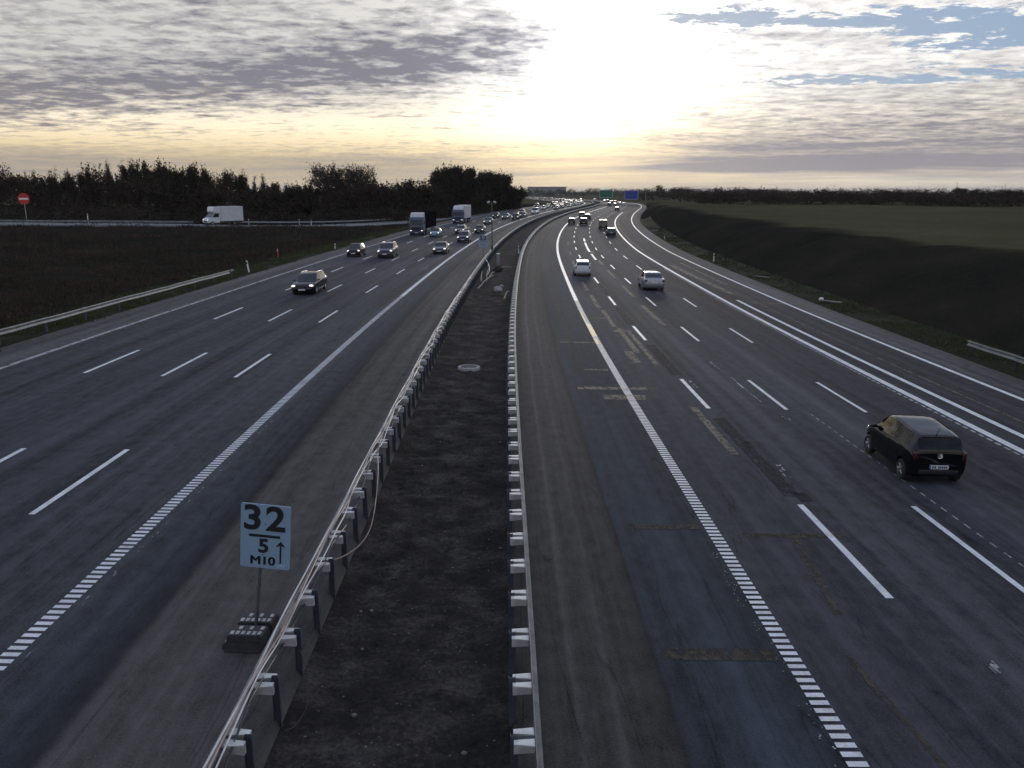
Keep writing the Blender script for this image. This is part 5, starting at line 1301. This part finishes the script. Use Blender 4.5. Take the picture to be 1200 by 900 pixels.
def tree(name, label, kind, x, y, h, wid, var, mat, group=None, base=None, cat='tree'):
    tm, cm, zt, rad = TREES[kind][var % len(TREES[kind])]
    z = TZ(x, y) if base is None else base
    root = empty(name, (x, y, z - .1), rs.uniform(0, 6.28)); tag(root, label, cat, group)
    sx = wid / 2 / rad; root.scale = (sx, sx, h / zt)
    for nm, me in (('trunk', tm), ('crown', cm)):
        o = bpy.data.objects.new(nm, me); COL.objects.link(o); o.parent = root
        if nm == 'crown': o.material_slots[0].link = 'OBJECT'; o.material_slots[0].material = mat
    return root
F_PX = 957.77
def tree_px(name, label, kind, px, ytop, wpx, Y, var, mat, group=None, cat='tree'):
    """a tree standing at distance Y whose crown tops out where the photograph shows it"""
    x = (px - 600) / F_PX * Y; z = TZ(x, Y); top = CAM_H + (225 - ytop) / F_PX * Y
    return tree(name, label, kind, x, Y, top - z, 1.38 * wpx / F_PX * Y, var, mat, group, None, cat)
LT = [('round', 12, 191, 40, 205, 'rounded half bare tree at the far left end of the wood'), ('round', 42, 203, 26, 200, 'low bushy tree right of the rounded tree at the far left'),
    ('round', 64, 198, 26, 196, 'small dark tree with a ragged top at the left of the wood'), ('round', 88, 196, 30, 200, 'broad dark tree left of the gap in the wood'), ('round', 107, 196, 24, 200, 'lower tree standing in the gap of the wood'),
    ('round', 127, 188, 26, 205, 'large dark tree right of the gap in the wood'), ('round', 151, 189, 20, 203, 'small round crowned tree beside the large dark tree'), ('round', 172, 186, 28, 206, 'dense tall tree in the highest part of the wood, left one'),
    ('round', 190, 184, 32, 200, 'broadest tree in the highest part of the wood, middle one'), ('dense', 209, 187, 28, 207, 'dense tree in the highest part of the wood, right one'), ('round', 227, 189, 28, 200, 'rounded tree above the front of the white box van, left one'),
    ('dense', 244, 193, 24, 204, 'tree directly above the cab of the white box van'), ('round', 262, 202, 24, 198, 'low tree above the cargo box of the white van'), ('round', 287, 197, 28, 205, 'open crowned half bare tree right of the white box van'),
    ('round', 305, 203, 24, 200, 'small tree right of the open crowned half bare tree'), ('low', 326, 209, 26, 196, 'bushy low tree where the wood begins to drop'), ('low', 347, 211, 24, 202, 'second bushy low tree where the wood drops'), ('low', 364, 212, 24, 200, 'last low tree before the tall bare clump'),
    ('multi', 400, 187, 48, 238, 'tall bare many stemmed tree standing alone against the sky'), ('multi', 424, 189, 40, 245, 'second tall bare tree joined to the one standing alone'), ('low', 446, 211, 22, 235, 'low bush right of the tall bare trees'), ('round', 462, 213, 16, 240, 'tiny tree in the low part of the wood'), ('round', 477, 208, 17, 240, 'small pointed tree standing out of the low part of the wood'), ('low', 496, 215, 24, 240, 'low bush left of the big dense trees'),
    ('dense', 526, 190, 30, 262, 'tall dense dark tree above the white lorry'), ('tall', 545, 193, 26, 266, 'tall dark tree between the two big dense crowns'), ('dense', 566, 196, 30, 290, 'big dense round crown right of the white lorry, left half'), ('dense', 582, 198, 26, 294, 'big dense round crown right of the white lorry, right half'), ('low', 602, 215, 28, 300, 'low dark tree at the right end of the wood beside the queue')]
for i, (k, px, yt, wp, Y, lb) in enumerate(LT): tree_px('tree', lb, k, px, yt, wp, Y, i, M_LEAF if i % 3 else M_LEAFB, 'trees of the wood left of the motorway')
def mass(name, label, segs, n, leaf, mat, seed, sink=.3, spread=2.6):
    """a belt of scrub that reads as one mass: leaf-sized faces in many small clumps. segs: (x, y, depth, h) along the belt"""
    rg = np.random.default_rng(seed); sg_ = np.array(segs, float); L = np.concatenate([[0], np.cumsum(np.hypot(*np.diff(sg_[:, :2], axis=0).T))])
    nc = max(8, n // 26); q = rg.uniform(0, L[-1], nc); cx, cy, dp, hh = (np.interp(q, L, sg_[:, i]) for i in range(4))
    hv = hh * (.62 + .55 * vnoise(q / 7.0, q * 0, seed) + .35 * (vnoise(q / 1.9, q * 0, seed + 3) - .5))
    yy = rg.uniform(-.5, .5, nc) * dp; base = terrain_z(cx, cy + yy); u = rg.random(nc) ** .7
    c = np.stack([cx, cy + yy, base + u * hv], 1); rad = leaf * spread
    idx = rg.integers(0, nc, n); cent = c[idx] + rg.normal(size=(n, 3)) * rad * np.array([1, 1, .8]); cent[:, 2] = np.maximum(cent[:, 2], base[idx] - sink)
    V, F = leaf_quads(cent, leaf, rg); o = np_mesh(name, V, F, mat); return tag(o, label, 'scrub', None, 'stuff')
mass('undergrowth', 'dark tangled undergrowth of the wood behind the slip road', [(-170, 192, 24, 8.8), (-105, 188, 24, 9.0), (-86, 188, 24, 10.2), (-68, 188, 22, 10.2), (-58, 190, 20, 8.8), (-46, 204, 18, 8.0), (-30, 228, 14, 8.2), (-18, 262, 14, 8.6), (-4, 300, 12, 7.6), (2, 316, 8, 4.0)], 76000, .30, M_LEAFB, 5)
mass('undergrowth', 'lower bramble edge of the wood just behind the slip road', [(-170, 158, 12, 4.2), (-100, 160, 12, 4.0), (-62, 168, 10, 3.8), (-46, 184, 8, 3.2), (-30, 214, 6, 3.0), (-16, 256, 6, 2.6), (-6, 290, 6, 3)], 18000, .26, M_SCRUB, 6)
# right: dark scrub belt beyond the field, then layered farther woods
mass('scrub_belt', 'dark scrub belt along the far side of the field on the right', [(66, 300, 16, 4.0), (80, 292, 18, 3.6), (110, 285, 18, 3.6), (160, 270, 16, 3.2), (220, 255, 16, 3.6)], 30000, .30, M_LEAFB, 8)
mass('scrub_belt', 'second taller scrub belt behind the field on the right', [(84, 420, 24, 4.6), (110, 410, 24, 4.4), (180, 400, 24, 3.8), (290, 380, 24, 4.4)], 24000, .42, M_LEAF, 9)
mass('woodland', 'wooded horizon behind the direction signs', [(98, 640, 30, 8.0), (115, 640, 30, 8.2), (140, 640, 30, 8.6), (190, 640, 30, 7.0), (240, 700, 30, 5.5)], 22000, .5, M_LEAF, 10)
mass('woodland', 'low far woodland along the horizon on the right', [(120, 1200, 60, 8.5), (400, 1150, 60, 8), (800, 1100, 60, 8.5)], 16000, .85, M_LEAFG, 11)
mass('woodland', 'farthest pale woodland on the right horizon', [(200, 2200, 120, 11), (800, 2100, 120, 10), (1600, 2000, 100, 11)], 12000, 1.5, M_LEAFG, 12)
mass('woodland', 'far woodland behind the queue on the left horizon', [(-320, 1250, 40, 8), (-160, 1250, 40, 9), (-20, 1300, 40, 9), (60, 1300, 30, 9), (130, 1250, 30, 9)], 16000, .8, M_LEAF, 13)
mass('woodland', 'very far woodland along the left horizon', [(-1600, 2000, 100, 11), (-700, 2100, 100, 10), (100, 2200, 100, 11)], 9000, 1.5, M_LEAFG, 14)
RT = [('round', 1119, 219, 22, 330, 'pale green round tree standing out of the scrub on the right horizon'), ('dense', 1140, 224, 26, 330, 'dark tree right of the pale green round tree'), ('round', 1160, 223, 28, 326, 'broad dark tree in the clump at the right edge, left one'), ('dense', 1181, 222, 28, 322, 'broad dark tree in the clump at the right edge, middle one'), ('round', 1203, 221, 32, 318, 'broad dark tree in the clump cut by the right edge'),
    ('round', 1054, 222, 12, 560, 'small tree left of the pale green round tree'), ('low', 878, 221, 14, 500, 'small dark tree standing out of the woods above the field, left one'), ('low', 930, 223, 14, 520, 'small dark tree standing out of the woods above the field, right one'), ('round', 792, 218, 18, 600, 'rounded tree on the wooded horizon right of the blue sign')]
for i, (k, px, yt, wp, Y, lb) in enumerate(RT): tree_px('tree', lb, k, px, yt, wp, Y, i + 1, M_LEAFG if i == 0 else M_LEAF, 'trees on the right horizon')
# tufts on the banks and verges
def tufts(name, label, n, smin, smax, omin, omax, hmin, hmax, mat, seed, thr=.0, wid=.03, clump=.25):
    rg = np.random.default_rng(seed); u = rg.random(n * 2); s = smin * (smax / smin) ** u; o = rg.uniform(omin, omax, n * 2)
    keep = vnoise(s / 3.1, o / 2.2, seed) + .35 * vnoise(s / .9, o / .9, seed + 1) > thr; s, o = s[keep][:n], o[keep][:n]; n = len(s)
    x, y = at(s, o); x = x + rg.normal(size=n) * clump; y = y + rg.normal(size=n) * clump; z = terrain_z(x, y, True) + .02; s2_, o2_ = to_so(x, y); on_v = (np.abs(o2_) > 23.3) & (np.abs(o2_) < 28.4); z = np.where(on_v, zat(s2_, o2_) + vz(s2_, o2_), z)
    h = rg.uniform(hmin, hmax, n) * (.5 + vnoise(x / 4, y / 4, seed + 2)); a = rg.uniform(0, 6.283, n); wv2 = wid * (1 + s / 40.)
    dx_, dy_ = np.cos(a) * wv2, np.sin(a) * wv2; lx, ly = rg.normal(size=n) * .28 * h, rg.normal(size=n) * .28 * h
    B = np.stack([x, y, z], 1); V = np.stack([B + np.stack([-dx_, -dy_, -.05 + 0 * h], 1), B + np.stack([dx_, dy_, -.05 + 0 * h], 1), B + np.stack([lx * .45 + dx_ * .6, ly * .45 + dy_ * .6, h * .6], 1), B + np.stack([lx, ly, h], 1)], 1).reshape(-1, 3)
    o_ = np_mesh(name, V, np.arange(4 * n).reshape(-1, 4), mat); return tag(o_, label, 'grass', None, 'stuff')
tufts('grass', 'short mossy grass along the edge of the right shoulder', 9000, 34, 200, 23.6, 28.0, .03, .11, M_GRASSV, 41, .5)
tufts('grass', 'short mossy grass between the left rail and the shoulder', 11000, 36, 190, -28.5, -24.0, .04, .15, M_GRASSV, 44, .5)
tufts('rough_growth', 'dark brown bramble and tall weeds left of the motorway', 36000, 38, 170, -85, -27, .08, .4, M_SCRUB, 45, .6, .022)
segs_b = []
rgb_ = np.random.default_rng(77); nb_ = 700; bs_ = 40 * (170 / 40) ** rgb_.random(nb_); bo_ = -27.8 - 50 * rgb_.random(nb_) ** 1.2; kp_ = vnoise(bs_ / 9, bo_ / 7, 71) > .42; bs_, bo_ = bs_[kp_], bo_[kp_]
bx_, by_ = at(bs_, bo_); bz_ = terrain_z(bx_, by_, True); br_ = rgb_.uniform(.35, 1.1, len(bx_)); per_ = 46; N_ = len(bx_) * per_; ix_ = np.repeat(np.arange(len(bx_)), per_)
dd_ = rgb_.normal(size=(N_, 3)); dd_ /= np.linalg.norm(dd_, axis=1)[:, None]; dd_[:, 2] = np.abs(dd_[:, 2]); ce_ = np.stack([bx_, by_, bz_], 1)[ix_] + dd_ * (br_[ix_] * rgb_.uniform(.6, 1.05, N_))[:, None] * np.array([1.2, 1.2, .75])
Vb_, Fb_ = leaf_quads(ce_, .11, rgb_); tag(np_mesh('bramble', Vb_, Fb_, M_SCRUB), 'low brown bramble bushes spread over the ground left of the motorway', 'scrub', None, 'stuff')
tufts('weeds', 'scattered small weeds in the median soil', 500, 9, 90, -3.1, -.2, .03, .12, M_GRASSB, 46, .75, .012, .05)

# pale hall far behind the queue, and thin masts on the horizon
root = empty('factory_hall', (58, 1400, .3)); tag(root, 'long low pale hall on the horizon above the oncoming queue', 'building')
m = MB(); m.box((0, 0, 7.4), (62, 40, 15), .15); wl = m.build('wall', plain('pale cladding', C(.26, .26, .28), .7, 0, .08, .2), root)
m = MB(); m.box((0, 0, 15.0), (64, 42, .8), .1); m.build('roof', plain('grey roof edge', C(.2, .2, .21), .7, 0, .1, .3), root)
for k in range(5): m = MB(); m.box((-24 + 12 * k, -20.06, 2.4), (4.2, .2, 4.6), .05); m.build('gate', plain('grey hall gate', C(.22, .23, .25), .6), root)
for px, yt, Y, lb in ((1107, 214, 2000, 'thin mast on the horizon left of the pale green tree'), (1162, 216, 1900, 'thin mast on the horizon above the clump at the right edge'), (1064, 219, 2100, 'short thin mast on the horizon, left of the other two')):
    x = (px - 600) / F_PX * Y; z = TZ(x, Y); hgt = CAM_H + (225 - yt) / F_PX * Y - z; root = empty('mast', (x, Y, z)); tag(root, lb, 'mast')
    m = MB(); m.tube([(0, 0, -1), (0, 0, hgt * .5), (0, 0, hgt)], [.9, .7, .3], 8); m.build('pole', M_POLE, root); m = MB(); m.tube([(-2.2, 0, hgt * .9), (2.2, 0, hgt * .9)], .25, 6); m.build('crossarm', M_POLE, root)

# ------------------------------------------------------------------ the air
HZ = bpy.data.materials.new('haze'); HZ.use_nodes = True; nt = HZ.node_tree; nt.nodes.clear()
ho = nt.nodes.new('ShaderNodeOutputMaterial'); hv = nt.nodes.new('ShaderNodeVolumePrincipled'); nt.links.new(hv.outputs[0], ho.inputs['Volume'])
hv.inputs['Color'].default_value = (.86, .86, .90, 1); hv.inputs['Density'].default_value = .00006; hv.inputs['Anisotropy'].default_value = .35; hv.inputs['Density Attribute'].default_value = ''; hv.inputs['Temperature Attribute'].default_value = ''; HZ.cycles.homogeneous_volume = True
zlo = float(GZ.min()) - 1.0
m = MB(); m.box((350, 9900, (zlo + 80) / 2), (19500, 20600, 80 - zlo)); hz = m.build('haze', HZ); tag(hz, 'thin evening haze over the land', kind='stuff')
